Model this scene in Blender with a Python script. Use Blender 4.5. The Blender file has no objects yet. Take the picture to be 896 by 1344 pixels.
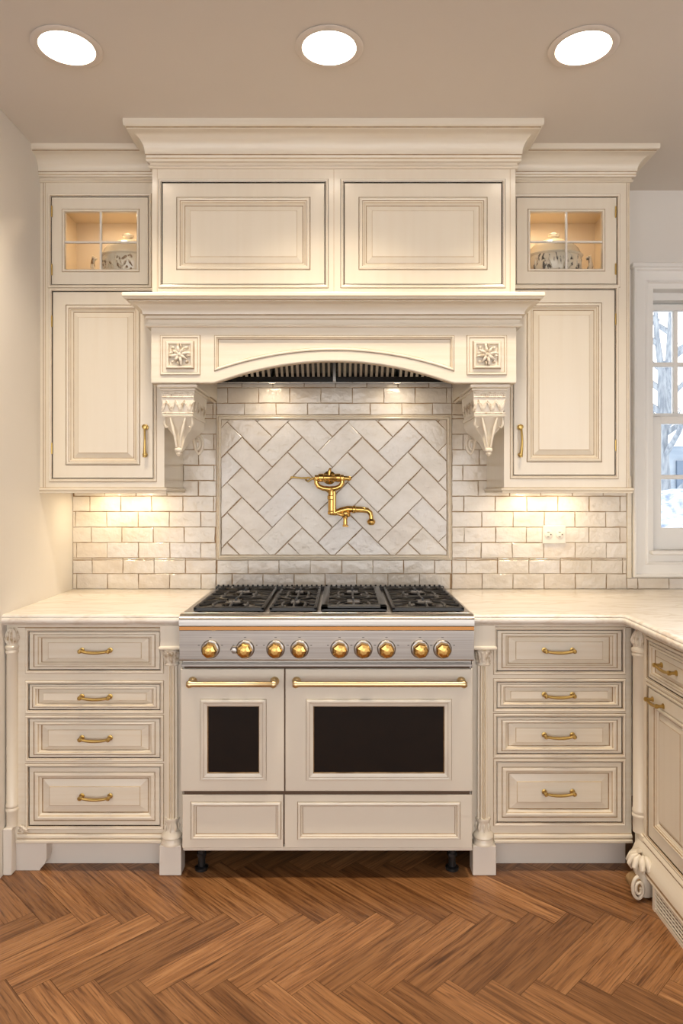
import bpy, bmesh, math, random
from mathutils import Vector, Matrix
random.seed(7)
PI = math.pi
SC = bpy.context.scene
COL = SC.collection

# ------------------------------------------------------------------ materials
def new_mat(name):
    m = bpy.data.materials.new(name); m.use_nodes = True
    nt = m.node_tree; b = nt.nodes['Principled BSDF']
    return m, nt, b

def N(nt, kind, **kw):
    n = nt.nodes.new(kind)
    for k, v in kw.items():
        if k in n.inputs: n.inputs[k].default_value = v
        else: setattr(n, k, v)
    return n

def ramp(nt, stops):
    r = nt.nodes.new('ShaderNodeValToRGB')
    while len(r.color_ramp.elements) > 1: r.color_ramp.elements.remove(r.color_ramp.elements[0])
    r.color_ramp.elements[0].position = stops[0][0]; r.color_ramp.elements[0].color = (*stops[0][1], 1)
    for p, c in stops[1:]:
        e = r.color_ramp.elements.new(p); e.color = (*c, 1)
    return r

def simple(name, col, rough=.5, metal=0, coat=0, emit=None, es=0, spec=None):
    m, nt, b = new_mat(name)
    b.inputs['Base Color'].default_value = (*col, 1)
    b.inputs['Roughness'].default_value = rough
    b.inputs['Metallic'].default_value = metal
    b.inputs['Coat Weight'].default_value = coat
    b.inputs['Coat Roughness'].default_value = .15
    if spec is not None: b.inputs['Specular IOR Level'].default_value = spec
    if emit:
        b.inputs['Emission Color'].default_value = (*emit, 1); b.inputs['Emission Strength'].default_value = es
    return m

def noisy(name, c1, c2, scale=(5, 5, 5), nscale=1, rough=.4, metal=0, bump=0, coat=0, detail=4, lo=.35, hi=.65, bscale=None):
    m, nt, b = new_mat(name)
    tc = N(nt, 'ShaderNodeTexCoord'); mp = N(nt, 'ShaderNodeMapping'); mp.inputs['Scale'].default_value = scale
    nt.links.new(tc.outputs['Object'], mp.inputs['Vector'])
    no = N(nt, 'ShaderNodeTexNoise'); no.inputs['Scale'].default_value = nscale; no.inputs['Detail'].default_value = detail
    nt.links.new(mp.outputs[0], no.inputs['Vector'])
    r = ramp(nt, [(lo, c1), (hi, c2)])
    nt.links.new(no.outputs['Fac'], r.inputs[0]); nt.links.new(r.outputs[0], b.inputs['Base Color'])
    b.inputs['Roughness'].default_value = rough; b.inputs['Metallic'].default_value = metal
    b.inputs['Coat Weight'].default_value = coat; b.inputs['Coat Roughness'].default_value = .12
    if bump:
        bp = N(nt, 'ShaderNodeBump'); bp.inputs['Strength'].default_value = bump; bp.inputs['Distance'].default_value = .005 if bscale and bump >= 1 else .002
        if bscale:
            n2 = N(nt, 'ShaderNodeTexNoise'); n2.inputs['Scale'].default_value = bscale; n2.inputs['Detail'].default_value = 2
            nt.links.new(tc.outputs['Object'], n2.inputs['Vector']); nt.links.new(n2.outputs['Fac'], bp.inputs['Height'])
        else: nt.links.new(no.outputs['Fac'], bp.inputs['Height'])
        nt.links.new(bp.outputs[0], b.inputs['Normal'])
    return m

CREAM = noisy('antique_cream_paint', (.735, .66, .535), (.77, .71, .60), scale=(3, 3, 70), rough=.33, coat=.25, lo=.3, hi=.6)
CREAMV = noisy('antique_cream_paint_upright', (.75, .68, .56), (.765, .70, .585), scale=(40, 40, 2), rough=.30, coat=.35, lo=.3, hi=.6)
GLAZE = noisy('brown_glaze', (.24, .145, .06), (.38, .25, .12), scale=(30, 30, 30), rough=.45)
GLAZEL = noisy('light_glaze', (.50, .38, .23), (.60, .48, .32), scale=(30, 30, 30), rough=.4)
CREAMR = simple('range_enamel', (.73, .68, .585), .3, coat=.3)
DARKIN = simple('dark_cabinet_gap', (.10, .06, .035), .7)
CABIN = simple('cabinet_interior_paint', (.74, .63, .47), .45)
KICK = simple('white_plinth_paint', (.72, .68, .62), .4)
WALLP = noisy('wall_paint', (.74, .71, .665), (.76, .73, .685), scale=(2, 2, 2), rough=.6, bump=.05, bscale=180)
CEILP = noisy('ceiling_paint', (.70, .655, .60), (.72, .675, .62), scale=(2, 2, 2), rough=.7)
WINP = simple('white_window_paint', (.80, .79, .765), .35)
TILEB = noisy('glazed_zellige_warm', (.66, .58, .48), (.75, .68, .585), scale=(9, 9, 13), rough=.12, bump=1.0, coat=.6, bscale=26)
TILEC = noisy('glazed_zellige_grey', (.66, .61, .55), (.74, .70, .65), scale=(9, 9, 13), rough=.12, bump=1.0, coat=.6, bscale=34)
TILE = noisy('glazed_zellige', (.67, .605, .51), (.77, .715, .635), scale=(7, 7, 11), rough=.12, bump=1.0, coat=.6, bscale=30)
GROUT = noisy('tan_grout', (.34, .215, .11), (.46, .32, .19), scale=(40, 40, 40), rough=.9)
BRASS = simple('polished_brass', (.70, .44, .14), .17, 1)
HBRASS = simple('pale_brushed_brass', (.68, .53, .30), .3, 1)
BRASSA = simple('antique_brass', (.55, .38, .13), .3, 1)
STEEL = noisy('brushed_steel', (.34, .315, .29), (.43, .40, .37), scale=(2, 2, 200), rough=.30, metal=1)
STEELD = simple('hood_steel', (.35, .34, .33), .3, 1)
IRON = simple('black_cast_iron', (.014, .014, .015), .3)
BLACKE = simple('black_enamel', (.01, .01, .012), .15, coat=.5)
GLASSD = simple('dark_oven_glass', (.010, .006, .004), .04, spec=.22)
REFLECT = simple('painted_reflection', (.42, .20, .07), .25, 1)  # brown reflection under the range bullnose, put in as a colour
LEAFM = noisy('carved_relief', (.40, .30, .18), (.76, .70, .60), scale=(60, 60, 60), rough=.4, lo=.3, hi=.55)
PLASTIC = simple('white_plastic', (.80, .76, .70), .35)
SLOT = simple('outlet_slot', (.12, .10, .08), .5)
LENS = simple('lamp_lens', (.9, .9, .9), .4, emit=(1, .93, .82), es=14)
LENSW = simple('small_lamp_lens', (.9, .9, .9), .4, emit=(1, .80, .52), es=8)
RIM = simple('lamp_trim_white', (.70, .64, .58), .4)
CERA = noisy('ivory_porcelain', (.74, .66, .50), (.80, .74, .60), scale=(8, 8, 8), rough=.15, coat=.5)
RELIEF = noisy('grey_relief_foliage', (.07, .06, .045), (.62, .55, .43), scale=(55, 55, 55), rough=.35, lo=.42, hi=.52, bump=1)
RELIEFB = noisy('brown_relief_foliage', (.22, .12, .04), (.72, .62, .45), scale=(70, 70, 70), rough=.35, lo=.38, hi=.5, bump=1)
SNOW = simple('snow', (.80, .86, .92), .8)
BARK = noisy('pale_bark', (.16, .19, .23), (.30, .34, .38), scale=(20, 20, 4), rough=.9)
FACADE = noisy('pale_siding', (.24, .30, .37), (.30, .36, .43), scale=(1, 1, 9), rough=.7)
SHRUB = noisy('frosty_shrub', (.16, .22, .32), (.55, .62, .70), scale=(9, 9, 9), rough=.9)
ROOFM = simple('dark_blue_glass', (.10, .15, .22), .3)

def glass(name):
    m, nt, b = new_mat(name)
    out = nt.nodes['Material Output']
    tr = N(nt, 'ShaderNodeBsdfTransparent'); gl = N(nt, 'ShaderNodeBsdfGlossy'); gl.inputs['Roughness'].default_value = .02
    fr = N(nt, 'ShaderNodeFresnel'); fr.inputs['IOR'].default_value = 1.35
    mx = N(nt, 'ShaderNodeMixShader')
    nt.links.new(fr.outputs[0], mx.inputs[0]); nt.links.new(tr.outputs[0], mx.inputs[1]); nt.links.new(gl.outputs[0], mx.inputs[2])
    nt.links.new(mx.outputs[0], out.inputs['Surface'])
    return m
GLASS = glass('clear_glass')

def marble():
    m, nt, b = new_mat('cream_marble')
    tc = N(nt, 'ShaderNodeTexCoord'); mp = N(nt, 'ShaderNodeMapping'); mp.inputs['Scale'].default_value = (1.2, 3.2, 3); mp.inputs['Rotation'].default_value = (0, 0, .25)
    nt.links.new(tc.outputs['Object'], mp.inputs['Vector'])
    n1 = N(nt, 'ShaderNodeTexNoise'); n1.inputs['Scale'].default_value = 2.2; n1.inputs['Detail'].default_value = 8; n1.inputs['Distortion'].default_value = 1.6
    nt.links.new(mp.outputs[0], n1.inputs['Vector'])
    r = ramp(nt, [(.0, (.78, .735, .67)), (.44, (.77, .72, .65)), (.485, (.58, .47, .36)), (.52, (.75, .70, .62)), (.62, (.80, .765, .71)), (.66, (.68, .60, .51)), (.70, (.79, .75, .69))])
    nt.links.new(n1.outputs['Fac'], r.inputs[0])
    n2 = N(nt, 'ShaderNodeTexNoise'); n2.inputs['Scale'].default_value = 1.5
    nt.links.new(tc.outputs['Object'], n2.inputs['Vector'])
    mx = N(nt, 'ShaderNodeMix'); mx.data_type = 'RGBA'
    nt.links.new(n2.outputs['Fac'], mx.inputs['Factor']); mx.inputs['A'].default_value = (.80, .765, .71, 1)
    nt.links.new(r.outputs[0], mx.inputs['B']); nt.links.new(mx.outputs['Result'], b.inputs['Base Color'])
    b.inputs['Roughness'].default_value = .22
    return m
MARBLE = marble()

def oak():
    m, nt, b = new_mat('oak_herringbone')
    uv = N(nt, 'ShaderNodeUVMap'); uv.uv_map = 'grain'
    at = N(nt, 'ShaderNodeAttribute'); at.attribute_name = 'tint'
    mp = N(nt, 'ShaderNodeMapping'); mp.inputs['Scale'].default_value = (1.1, 24, 1)
    nt.links.new(uv.outputs[0], mp.inputs['Vector'])
    n1 = N(nt, 'ShaderNodeTexNoise'); n1.inputs['Scale'].default_value = 2.0; n1.inputs['Detail'].default_value = 6; n1.inputs['Distortion'].default_value = 1.1
    nt.links.new(mp.outputs[0], n1.inputs['Vector'])
    wv = N(nt, 'ShaderNodeTexNoise'); wv.inputs['Scale'].default_value = 8; wv.inputs['Detail'].default_value = 3; wv.inputs['Distortion'].default_value = .6
    nt.links.new(mp.outputs[0], wv.inputs['Vector'])
    r1 = ramp(nt, [(.28, (.125, .050, .016)), (.43, (.235, .104, .037)), (.55, (.295, .138, .052)), (.74, (.39, .198, .082))])
    nt.links.new(n1.outputs['Fac'], r1.inputs[0])
    r2 = ramp(nt, [(.36, (.42, .36, .32)), (.50, (1, 1, 1))])
    nt.links.new(wv.outputs['Fac'], r2.inputs[0])
    mx = N(nt, 'ShaderNodeMix'); mx.data_type = 'RGBA'; mx.blend_type = 'MULTIPLY'; mx.inputs['Factor'].default_value = .75
    nt.links.new(r1.outputs[0], mx.inputs['A']); nt.links.new(r2.outputs[0], mx.inputs['B'])
    r3 = ramp(nt, [(0, (.68, .64, .60)), (.5, (.98, .98, .98)), (1, (1.22, 1.24, 1.28))])
    nt.links.new(at.outputs['Fac'], r3.inputs[0])
    m2 = N(nt, 'ShaderNodeMix'); m2.data_type = 'RGBA'; m2.blend_type = 'MULTIPLY'; m2.inputs['Factor'].default_value = 1
    nt.links.new(mx.outputs['Result'], m2.inputs['A']); nt.links.new(r3.outputs[0], m2.inputs['B'])
    nt.links.new(m2.outputs['Result'], b.inputs['Base Color'])
    b.inputs['Roughness'].default_value = .34
    bp = N(nt, 'ShaderNodeBump'); bp.inputs['Strength'].default_value = .25; bp.inputs['Distance'].default_value = .001
    nt.links.new(wv.outputs['Fac'], bp.inputs['Height']); nt.links.new(bp.outputs[0], b.inputs['Normal'])
    return m
OAK = oak()

# ------------------------------------------------------------------ objects
ROOTM = {}
def setp(o, label=None, cat=None, group=None, kind=None):
    if label: o['label'] = label
    if cat: o['category'] = cat
    if group: o['group'] = group
    if kind: o['kind'] = kind
    return o

def thing(name, label, cat, loc=(0, 0, 0), rz=0, group=None, kind=None):
    o = bpy.data.objects.new(name, None); COL.objects.link(o)
    o.location = loc; o.rotation_euler = (0, 0, rz); o.empty_display_size = .1
    ROOTM[o.name] = Matrix.Translation(loc) @ Matrix.Rotation(rz, 4, 'Z')
    return setp(o, label, cat, group, kind)

class MB:
    def __init__(s): s.v = []; s.f = []; s.m = []
    def add(s, vs, fs, m=0):
        o = len(s.v); s.v += [Vector(p) for p in vs]
        for f in fs: s.f.append([i + o for i in f]); s.m.append(m)
        return s
    def box(s, x0, x1, y0, y1, z0, z1, m=0):
        vs = [(x, y, z) for x in (x0, x1) for y in (y0, y1) for z in (z0, z1)]
        return s.add(vs, [(0, 1, 3, 2), (4, 6, 7, 5), (0, 4, 5, 1), (2, 3, 7, 6), (0, 2, 6, 4), (1, 5, 7, 3)], m)
    def cbox(s, x0, x1, y0, y1, z0, z1, c=.003, m=0):
        # box with chamfered edges: stacked rings
        def ring(a, z): return [(x0 + a, y0 + a * 0, z)]
        lv = [(c, z0), (0, z0 + c), (0, z1 - c), (c, z1)]
        rings = []
        for a, z in lv:
            X0, X1, Y0, Y1 = x0 + a, x1 - a, y0 + a, y1 - a
            k = c * .7
            rings.append([(X0 + k, Y0, z), (X1 - k, Y0, z), (X1, Y0 + k, z), (X1, Y1 - k, z), (X1 - k, Y1, z), (X0 + k, Y1, z), (X0, Y1 - k, z), (X0, Y0 + k, z)])
        return s.loft(rings, m, True, True)
    def loft(s, rings, m=0, cap0=False, cap1=False, closed=True):
        n = len(rings[0]); vs = [p for r in rings for p in r]; fs = []
        for i in range(len(rings) - 1):
            for j in range(n if closed else n - 1):
                k = (j + 1) % n
                fs.append((i * n + j, i * n + k, (i + 1) * n + k, (i + 1) * n + j))
        if cap0: fs.append(tuple(range(n))[::-1])
        if cap1: fs.append(tuple((len(rings) - 1) * n + j for j in range(n)))
        return s.add(vs, fs, m)
    def rings(s, x0, x1, z0, z1, y, prof, kx=1, kz=1, fill=True, back=False):
        """mitred rectangular mouldings; prof = [(inset, out, mat)]"""
        def R(p):
            a, o = p[0] * kx, p[1]; c = p[0] * kz
            return [(x0 + a, y - o, z0 + c), (x1 - a, y - o, z0 + c), (x1 - a, y - o, z1 - c), (x0 + a, y - o, z1 - c)]
        for i in range(len(prof) - 1):
            s.loft([R(prof[i]), R(prof[i + 1])], prof[i][2] if len(prof[i]) > 2 else 0)
        if fill: s.add(R(prof[-1]), [(0, 1, 2, 3)], prof[-1][2] if len(prof[-1]) > 2 else 0)
        if back: s.add(R(prof[0]), [(0, 1, 2, 3)], 0)
        return s
    def poly_rings(s, pts, y, prof, fill=True):
        n = len(pts)
        def off(d):
            out = []
            for i in range(n):
                p0, p1, p2 = Vector(pts[i - 1]), Vector(pts[i]), Vector(pts[(i + 1) % n])
                a = (p1 - p0).normalized(); b = (p2 - p1).normalized()
                na = Vector((-a.y, a.x)); nb = Vector((-b.y, b.x))
                mt = (na + nb); mt = mt / max(.3, (1 + na.dot(nb)))
                out.append(p1 + mt * d)
            return out
        def R(p): return [(q.x, y - p[1], q.y) for q in off(p[0])]
        for i in range(len(prof) - 1):
            s.loft([R(prof[i]), R(prof[i + 1])], prof[i][2] if len(prof[i]) > 2 else 0)
        return R(prof[-1])
    def sweep(s, path, prof, closed=False, cap=True):
        """prof = [(out, z, mat)] along xy path, out to the right of travel"""
        n = len(path); offs = []
        for i in range(n):
            p = Vector(path[i])
            d0 = (p - Vector(path[i - 1])).normalized() if (i > 0 or closed) else None
            d1 = (Vector(path[(i + 1) % n]) - p).normalized() if (i < n - 1 or closed) else None
            if d0 is None: d0 = d1
            if d1 is None: d1 = d0
            n0 = Vector((d0.y, -d0.x)); n1 = Vector((d1.y, -d1.x))
            offs.append((n0 + n1) / max(.2, 1 + n0.dot(n1)))
        def P(i, q): return (path[i][0] + offs[i].x * q[0], path[i][1] + offs[i].y * q[0], q[1])
        for i in range(n if closed else n - 1):
            j = (i + 1) % n
            for a, b in zip(prof[:-1], prof[1:]):
                s.add([P(i, a), P(j, a), P(j, b), P(i, b)], [(0, 1, 2, 3)], a[2] if len(a) > 2 else 0)
        if cap and not closed:
            s.add([P(0, q) for q in prof], [tuple(range(len(prof)))], 0)
            s.add([P(n - 1, q) for q in prof], [tuple(range(len(prof)))], 0)
        return s
    def tube(s, pts, r, n=10, m=0, closed=False, cap=True):
        pts = [Vector(p) for p in pts]; k = len(pts)
        rs = r if isinstance(r, (list, tuple)) else [r] * k
        T = []
        for i in range(k):
            a = pts[i - 1] if (i > 0 or closed) else pts[i]; b = pts[(i + 1) % k] if (i < k - 1 or closed) else pts[i]
            t = (b - a); T.append(t.normalized() if t.length > 1e-9 else Vector((0, 0, 1)))
        u = T[0].orthogonal().normalized(); rings = []
        for i in range(k):
            u = (u - T[i] * u.dot(T[i])); u = u.normalized() if u.length > 1e-6 else T[i].orthogonal().normalized()
            w = T[i].cross(u)
            rings.append([pts[i] + (u * math.cos(2 * PI * j / n) + w * math.sin(2 * PI * j / n)) * rs[i] for j in range(n)])
        if closed: rings.append(rings[0])
        return s.loft(rings, m, cap and not closed, cap and not closed)
    def lathe(s, prof, c, axis='z', n=24, m=0, sx=1, sy=1, flute=0, nf=0, wob=None):
        """prof=[(r,h)] around axis through c; 'y' axis: h grows towards -y"""
        rings = []
        for r, h in prof:
            ring = []
            for j in range(n):
                a = 2 * PI * j / n
                rr = r * (1 - flute * abs(math.sin(nf * a / 2)) ** .6) if nf and flute else r
                if wob: rr *= wob(a, h)
                x, y = rr * math.cos(a) * sx, rr * math.sin(a) * sy
                if axis == 'z': ring.append((c[0] + x, c[1] + y, c[2] + h))
                elif axis == 'y': ring.append((c[0] + x, c[1] - h, c[2] + y))
                else: ring.append((c[0] + h, c[1] + x, c[2] + y))
            rings.append(ring)
        return s.loft(rings, m, True, True)
    def prism(s, pts, a, b, axis='y', m=0):
        """extrude 2-D outline: axis y -> pts are (x,z); axis x -> (y,z); axis z -> (x,y)"""
        def P(p, t): return {'y': (p[0], t, p[1]), 'x': (t, p[0], p[1]), 'z': (p[0], p[1], t)}[axis]
        return s.loft([[P(p, a) for p in pts], [P(p, b) for p in pts]], m, True, True)
    def build(s, name, mats, parent=None, smooth=None, local=False, bevel=0, root=None):
        mesh = bpy.data.meshes.new(name)
        vs = s.v
        if parent and not local:
            r = parent
            while r.parent: r = r.parent
            Mi = ROOTM.get(r.name)
            if Mi is not None: Mi = Mi.inverted(); vs = [Mi @ v for v in vs]
        mesh.from_pydata([tuple(v) for v in vs], [], s.f)
        mats = mats if isinstance(mats, (list, tuple)) else [mats]
        for m in mats: mesh.materials.append(m)
        for p, mi in zip(mesh.polygons, s.m): p.material_index = min(mi, len(mats) - 1)
        bm = bmesh.new(); bm.from_mesh(mesh)
        bmesh.ops.remove_doubles(bm, verts=bm.verts, dist=1e-6)
        bmesh.ops.recalc_face_normals(bm, faces=bm.faces)
        bm.to_mesh(mesh); bm.free()
        if smooth:
            for p in mesh.polygons: p.use_smooth = True
            mesh.set_sharp_from_angle(angle=math.radians(smooth))
        o = bpy.data.objects.new(name, mesh); COL.objects.link(o)
        if parent: o.parent = parent
        if bevel:
            md = o.modifiers.new('bevel', 'BEVEL'); md.width = bevel; md.segments = 2; md.limit_method = 'ANGLE'
        return o

CM = [CREAM, GLAZE, GLAZEL]
def arc(cx, cy, r, a0, a1, n):
    return [(cx + r * math.cos(math.radians(a0 + (a1 - a0) * i / n)), cy + r * math.sin(math.radians(a0 + (a1 - a0) * i / n))) for i in range(n + 1)]

# ------------------------------------------------------------------ room shell
ZC = 2.685
XL = -1.19
RX0, RX1, RY = -2.7, 3.4, -5.6

def herring(w, n, ang, cx, cy, x0, x1, y0, y1):
    """yield (4 corner pts, direction) of n:1 boards, stair direction (1,1) turned by ang, phase so an H board centre sits on cx,cy"""
    ca, sa = math.cos(ang), math.sin(ang)
    hc = Vector((n / 2, .5))
    R = int(max(x1 - x0, y1 - y0) / w * 1.0) + 4
    out = []
    mid = Vector(((x0 + x1) / 2 - cx, (y0 + y1) / 2 - cy))
    lm = Vector((mid.x * ca + mid.y * sa, -mid.x * sa + mid.y * ca)) / w
    bx, by = int(lm.x), int(lm.y)
    for i in range(bx - R, bx + R):
        for j in range(by - R, by + R):
            k = (i - j) % (2 * n)
            if k == 0: c = [(i, j), (i + n, j), (i + n, j + 1), (i, j + 1)]; h = 0
            elif k == 2 * n - 1: c = [(i + 1, j), (i + 1, j + n), (i, j + n), (i, j)]; h = 1
            else: continue
            P = []
            for p in c:
                q = (Vector(p) - hc) * w
                P.append(Vector((cx + q.x * ca - q.y * sa, cy + q.x * sa + q.y * ca)))
            if max(p.x for p in P) < x0 or min(p.x for p in P) > x1 or max(p.y for p in P) < y0 or min(p.y for p in P) > y1: continue
            out.append((P, h))
    return out

def clip(poly, x0, x1, y0, y1):
    for ax, lim, sg in ((0, x0, 1), (0, x1, -1), (1, y0, 1), (1, y1, -1)):
        res = []
        for i in range(len(poly)):
            a, b = poly[i - 1], poly[i]
            ia, ib = (a[ax] - lim) * sg >= 0, (b[ax] - lim) * sg >= 0
            if ia != ib:
                t = (lim - a[ax]) / (b[ax] - a[ax]); res.append(a + (b - a) * t)
            if ib: res.append(b)
        poly = res
        if len(poly) < 3: return []
    return poly

def make_floor():
    vs, fs, tint, uvs, mi = [], [], [], [], []
    w, n = .0865, 5
    # V boards run away-right; rows of them centred on y=-1.039
    for P, h in herring(w, n, -PI / 4, .05, -.735, RX0, RX1, RY, 0):
        t = random.random(); c = sum(P, Vector((0, 0))) / 4
        L = (P[1] - P[0]).normalized(); W = (P[3] - P[0]).normalized()
        g = .0006
        Q = [P[0] + (L + W) * g, P[1] + (-L + W) * g, P[2] + (-L - W) * g, P[3] + (L - W) * g]
        ou, ov = random.uniform(0, 40), random.uniform(0, 40)
        q = clip(Q, RX0, RX1, RY, 0)
        if not q: continue
        o = len(vs); vs += [(p.x, p.y, 0) for p in q]; fs.append([o + i for i in range(len(q))])
        tint.append(t); mi.append(0)
        uvs += [((p - P[0]).dot(L) + ou, (p - P[0]).dot(W) + ov) for p in q]
    o = len(vs)
    vs += [(RX0, RY, -.0012), (RX1, RY, -.0012), (RX1, 0, -.0012), (RX0, 0, -.0012), (RX0, RY, -.1), (RX1, RY, -.1), (RX1, 0, -.1), (RX0, 0, -.1)]
    for f in [(0, 1, 2, 3), (4, 7, 6, 5), (0, 4, 5, 1), (1, 5, 6, 2), (2, 6, 7, 3), (3, 7, 4, 0)]:
        fs.append([o + i for i in f]); tint.append(.1); mi.append(1); uvs += [(0, 0)] * 4
    me = bpy.data.meshes.new('floor'); me.from_pydata(vs, [], fs)
    me.materials.append(OAK); me.materials.append(simple('board_gap', (.10, .05, .022), .8))
    me.polygons.foreach_set('material_index', mi)
    uvl = me.uv_layers.new(name='grain')
    k = 0
    for p in me.polygons:
        for li in p.loop_indices: uvl.data[li].uv = uvs[k]; k += 1
    a = me.attributes.new('tint', 'FLOAT', 'FACE')
    a.data.foreach_set('value', tint)
    o = bpy.data.objects.new('floor', me); COL.objects.link(o); o['kind'] = 'structure'
make_floor()

def rects_minus(x0, x1, y0, y1, holes):
    xs = sorted({x0, x1, *[h[0] for h in holes], *[h[1] for h in holes]}); xs = [x for x in xs if x0 <= x <= x1]
    ys = sorted({y0, y1, *[h[2] for h in holes], *[h[3] for h in holes]}); ys = [y for y in ys if y0 <= y <= y1]
    for a, b in zip(xs[:-1], xs[1:]):
        for c, d in zip(ys[:-1], ys[1:]):
            mx, my = (a + b) / 2, (c + d) / 2
            if any(h[0] < mx < h[1] and h[2] < my < h[3] for h in holes): continue
            yield a, b, c, d

DL = [(-.823, -1.0), (-.037, -1.0), (.725, -1.0)]
LR = .083
mb = MB()
hs = .15
holes = [(x - hs, x + hs, y - hs, y + hs) for x, y in DL]
for a, b, c, d in rects_minus(RX0, RX1, RY, 0, holes): mb.add([(a, c, ZC), (b, c, ZC), (b, d, ZC), (a, d, ZC)], [(0, 1, 2, 3)])
for x, y in DL:
    n = 40; inn, outr = [], []
    for i in range(n):
        t = 2 * PI * i / n; cx, sy = math.cos(t), math.sin(t); k = hs / max(abs(cx), abs(sy))
        inn.append((x + LR * cx, y + LR * sy, ZC)); outr.append((x + k * cx, y + k * sy, ZC))
    mb.loft([outr, inn])
for a, b, c, d in [(RX0, RX1, RY, 0)]: mb.add([(a, c, ZC + .25), (b, c, ZC + .25), (b, d, ZC + .25), (a, d, ZC + .25)], [(0, 1, 2, 3)])
mb.build('ceiling', CEILP)['kind'] = 'structure'

WX0, WX1, WZ0, WZ1 = 1.378, 2.30, 1.085, 2.247
mb = MB()
for a, b, c, d in rects_minus(RX0, RX1, 0, ZC, [(WX0 - .006, WX1 + .006, WZ0 - .006, WZ1 + .006)]): mb.box(a, b, 0, .16, c, d)
mb.build('wall_back', WALLP)['kind'] = 'structure'
mb = MB(); mb.box(XL - .14, XL, -.668, 0, 0, ZC); mb.build('wall_left', WALLP)['kind'] = 'structure'
mb = MB(); mb.box(RX1, RX1 + .12, RY, .16, 0, ZC); mb.build('wall_right', WALLP)['kind'] = 'structure'
mb = MB(); mb.box(RX0 - .12, RX0, RY, .16, 0, ZC); mb.build('wall_far_left', WALLP)['kind'] = 'structure'
mb = MB()
for a, b, c, d in rects_minus(RX0, RX1, 0, ZC, [(-2.55, 3.25, .06, 2.62)]): mb.box(a, b, RY - .16, RY, c, d)
mb.build('wall_rear', WALLP)['kind'] = 'structure'

# ------------------------------------------------------------------ recessed lights
def recessed(i, x, y, lab):
    t = thing('recessed_light', lab, 'ceiling light', (x, y, ZC), 0, 'recessed lights in a row across the ceiling')
    a = MB(); a.lathe([(LR, 0), (LR + .018, -.001), (LR + .020, -.004), (LR + .012, -.008), (LR - .002, -.006), (LR - .003, .0), (LR - .004, .02)], (x, y, ZC), n=40)
    # open ring: drop caps
    a.f = a.f[:-2]; a.m = a.m[:-2]
    a.build('trim_ring', RIM, t, 40)
    b = MB(); b.lathe([(LR - .004, .02), (LR - .006, .09), (LR - .006, .10)], (x, y, ZC), n=40); b.f = b.f[:-2]; b.m = b.m[:-2]
    b.build('housing', simple('lamp_housing_%d' % i, (.8, .75, .68), .3), t, 40)
    c = MB(); c.lathe([(LR - .005, .03), (LR - .005, .034)], (x, y, ZC), n=40); c.build('lens', LENS, t)
    l = bpy.data.lights.new('lamp', 'AREA'); l.shape = 'DISK'; l.size = .15; l.energy = 7; l.color = (1, .83, .62); l.spread = math.radians(105)
    lo = bpy.data.objects.new('downlight_lamp', l); COL.objects.link(lo); lo.location = (x, y, ZC + .022)
for i, ((x, y), lab) in enumerate(zip(DL, ['round recessed ceiling light above the left wall cabinet, nearest the left wall', 'round recessed ceiling light in the middle, above the range hood', 'round recessed ceiling light nearest the window side of the ceiling'])):
    recessed(i, x, y, lab)

# ------------------------------------------------------------------ handles
def bow_pull(name, parent, cx, cz, y, L=.108, vertical=False, local=False, mat=None, lab=None):
    """bow handle on face plane y, projecting towards -y"""
    mb = MB(); h = L / 2; pts = []; rs = []
    for i in range(13):
        t = -1 + 2 * i / 12
        s_ = t * (h - .004); d = .022 - .004 * (1 - t * t) * 0 ; dz = -.006 * (1 - t * t)
        pts.append((s_, d, dz)); rs.append(.0042 + .0012 * (1 - t * t))
    def X(p):
        u, d, w = p
        return (cx + w * .3, y - d, cz + u) if vertical else (cx + u, y - d, cz + w)
    mb.tube([X(p) for p in pts], rs, 10)
    for sg in (-1, 1):
        e = sg * (h - .004)
        mb.tube([X((e, 0, 0)), X((e, .003, 0)), X((e, .004, 0)), X((e, .016, 0)), X((e, .020, 0)), X((e, .027, 0)), X((e, .030, 0))], [.0095, .0095, .0055, .005, .0075, .0075, .004], 12)
    o = mb.build(name, mat or BRASSA, parent, 40, local=local)
    return o

def finger_pull(parent, cx, cz, y, L=.125):
    mb = MB(); pts = []; rs = []
    for i in range(15):
        t = i / 14; z = cz + L * (.5 - t)
        pts.append((cx + .003 * math.sin(t * PI), y - .018 - .008 * math.sin(t * PI), z)); rs.append(.0038 + .0035 * t * t if t > .3 else .0045)
    mb.tube(pts, rs, 10)
    for z, r in ((cz + L / 2 - .006, .011), (cz - L / 2 + .010, .008)):
        mb.lathe([(r, 0), (r, .004), (r * .6, .006), (r * .55, .014), (r * .95, .019), (r * .8, .026), (.001, .028)], (cx, y, z), 'y', 16)
    return mb.build('handle', BRASSA, parent, 40)

# ------------------------------------------------------------------ mouldings
def bead_opening(mb, x0, x1, z0, z1, y):
    mb.rings(x0, x1, z0, z1, y, [(-.0125, 0, 1), (-.011, .0005, 0), (-.0105, .004, 0), (-.007, .0055, 0), (-.003, .004, 1), (-.0015, .0025, 0), (0, .002, 1), (0, -.02, 0)], fill=False)

def face_frame(mb, X0, X1, Z0, Z1, y, openings, th=.02, bead=True):
    for a, b, c, d in rects_minus(X0, X1, Z0, Z1, openings): mb.box(a, b, y, y + th, c, d)
    if bead:
        for o in openings: bead_opening(mb, *o, y)

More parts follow.
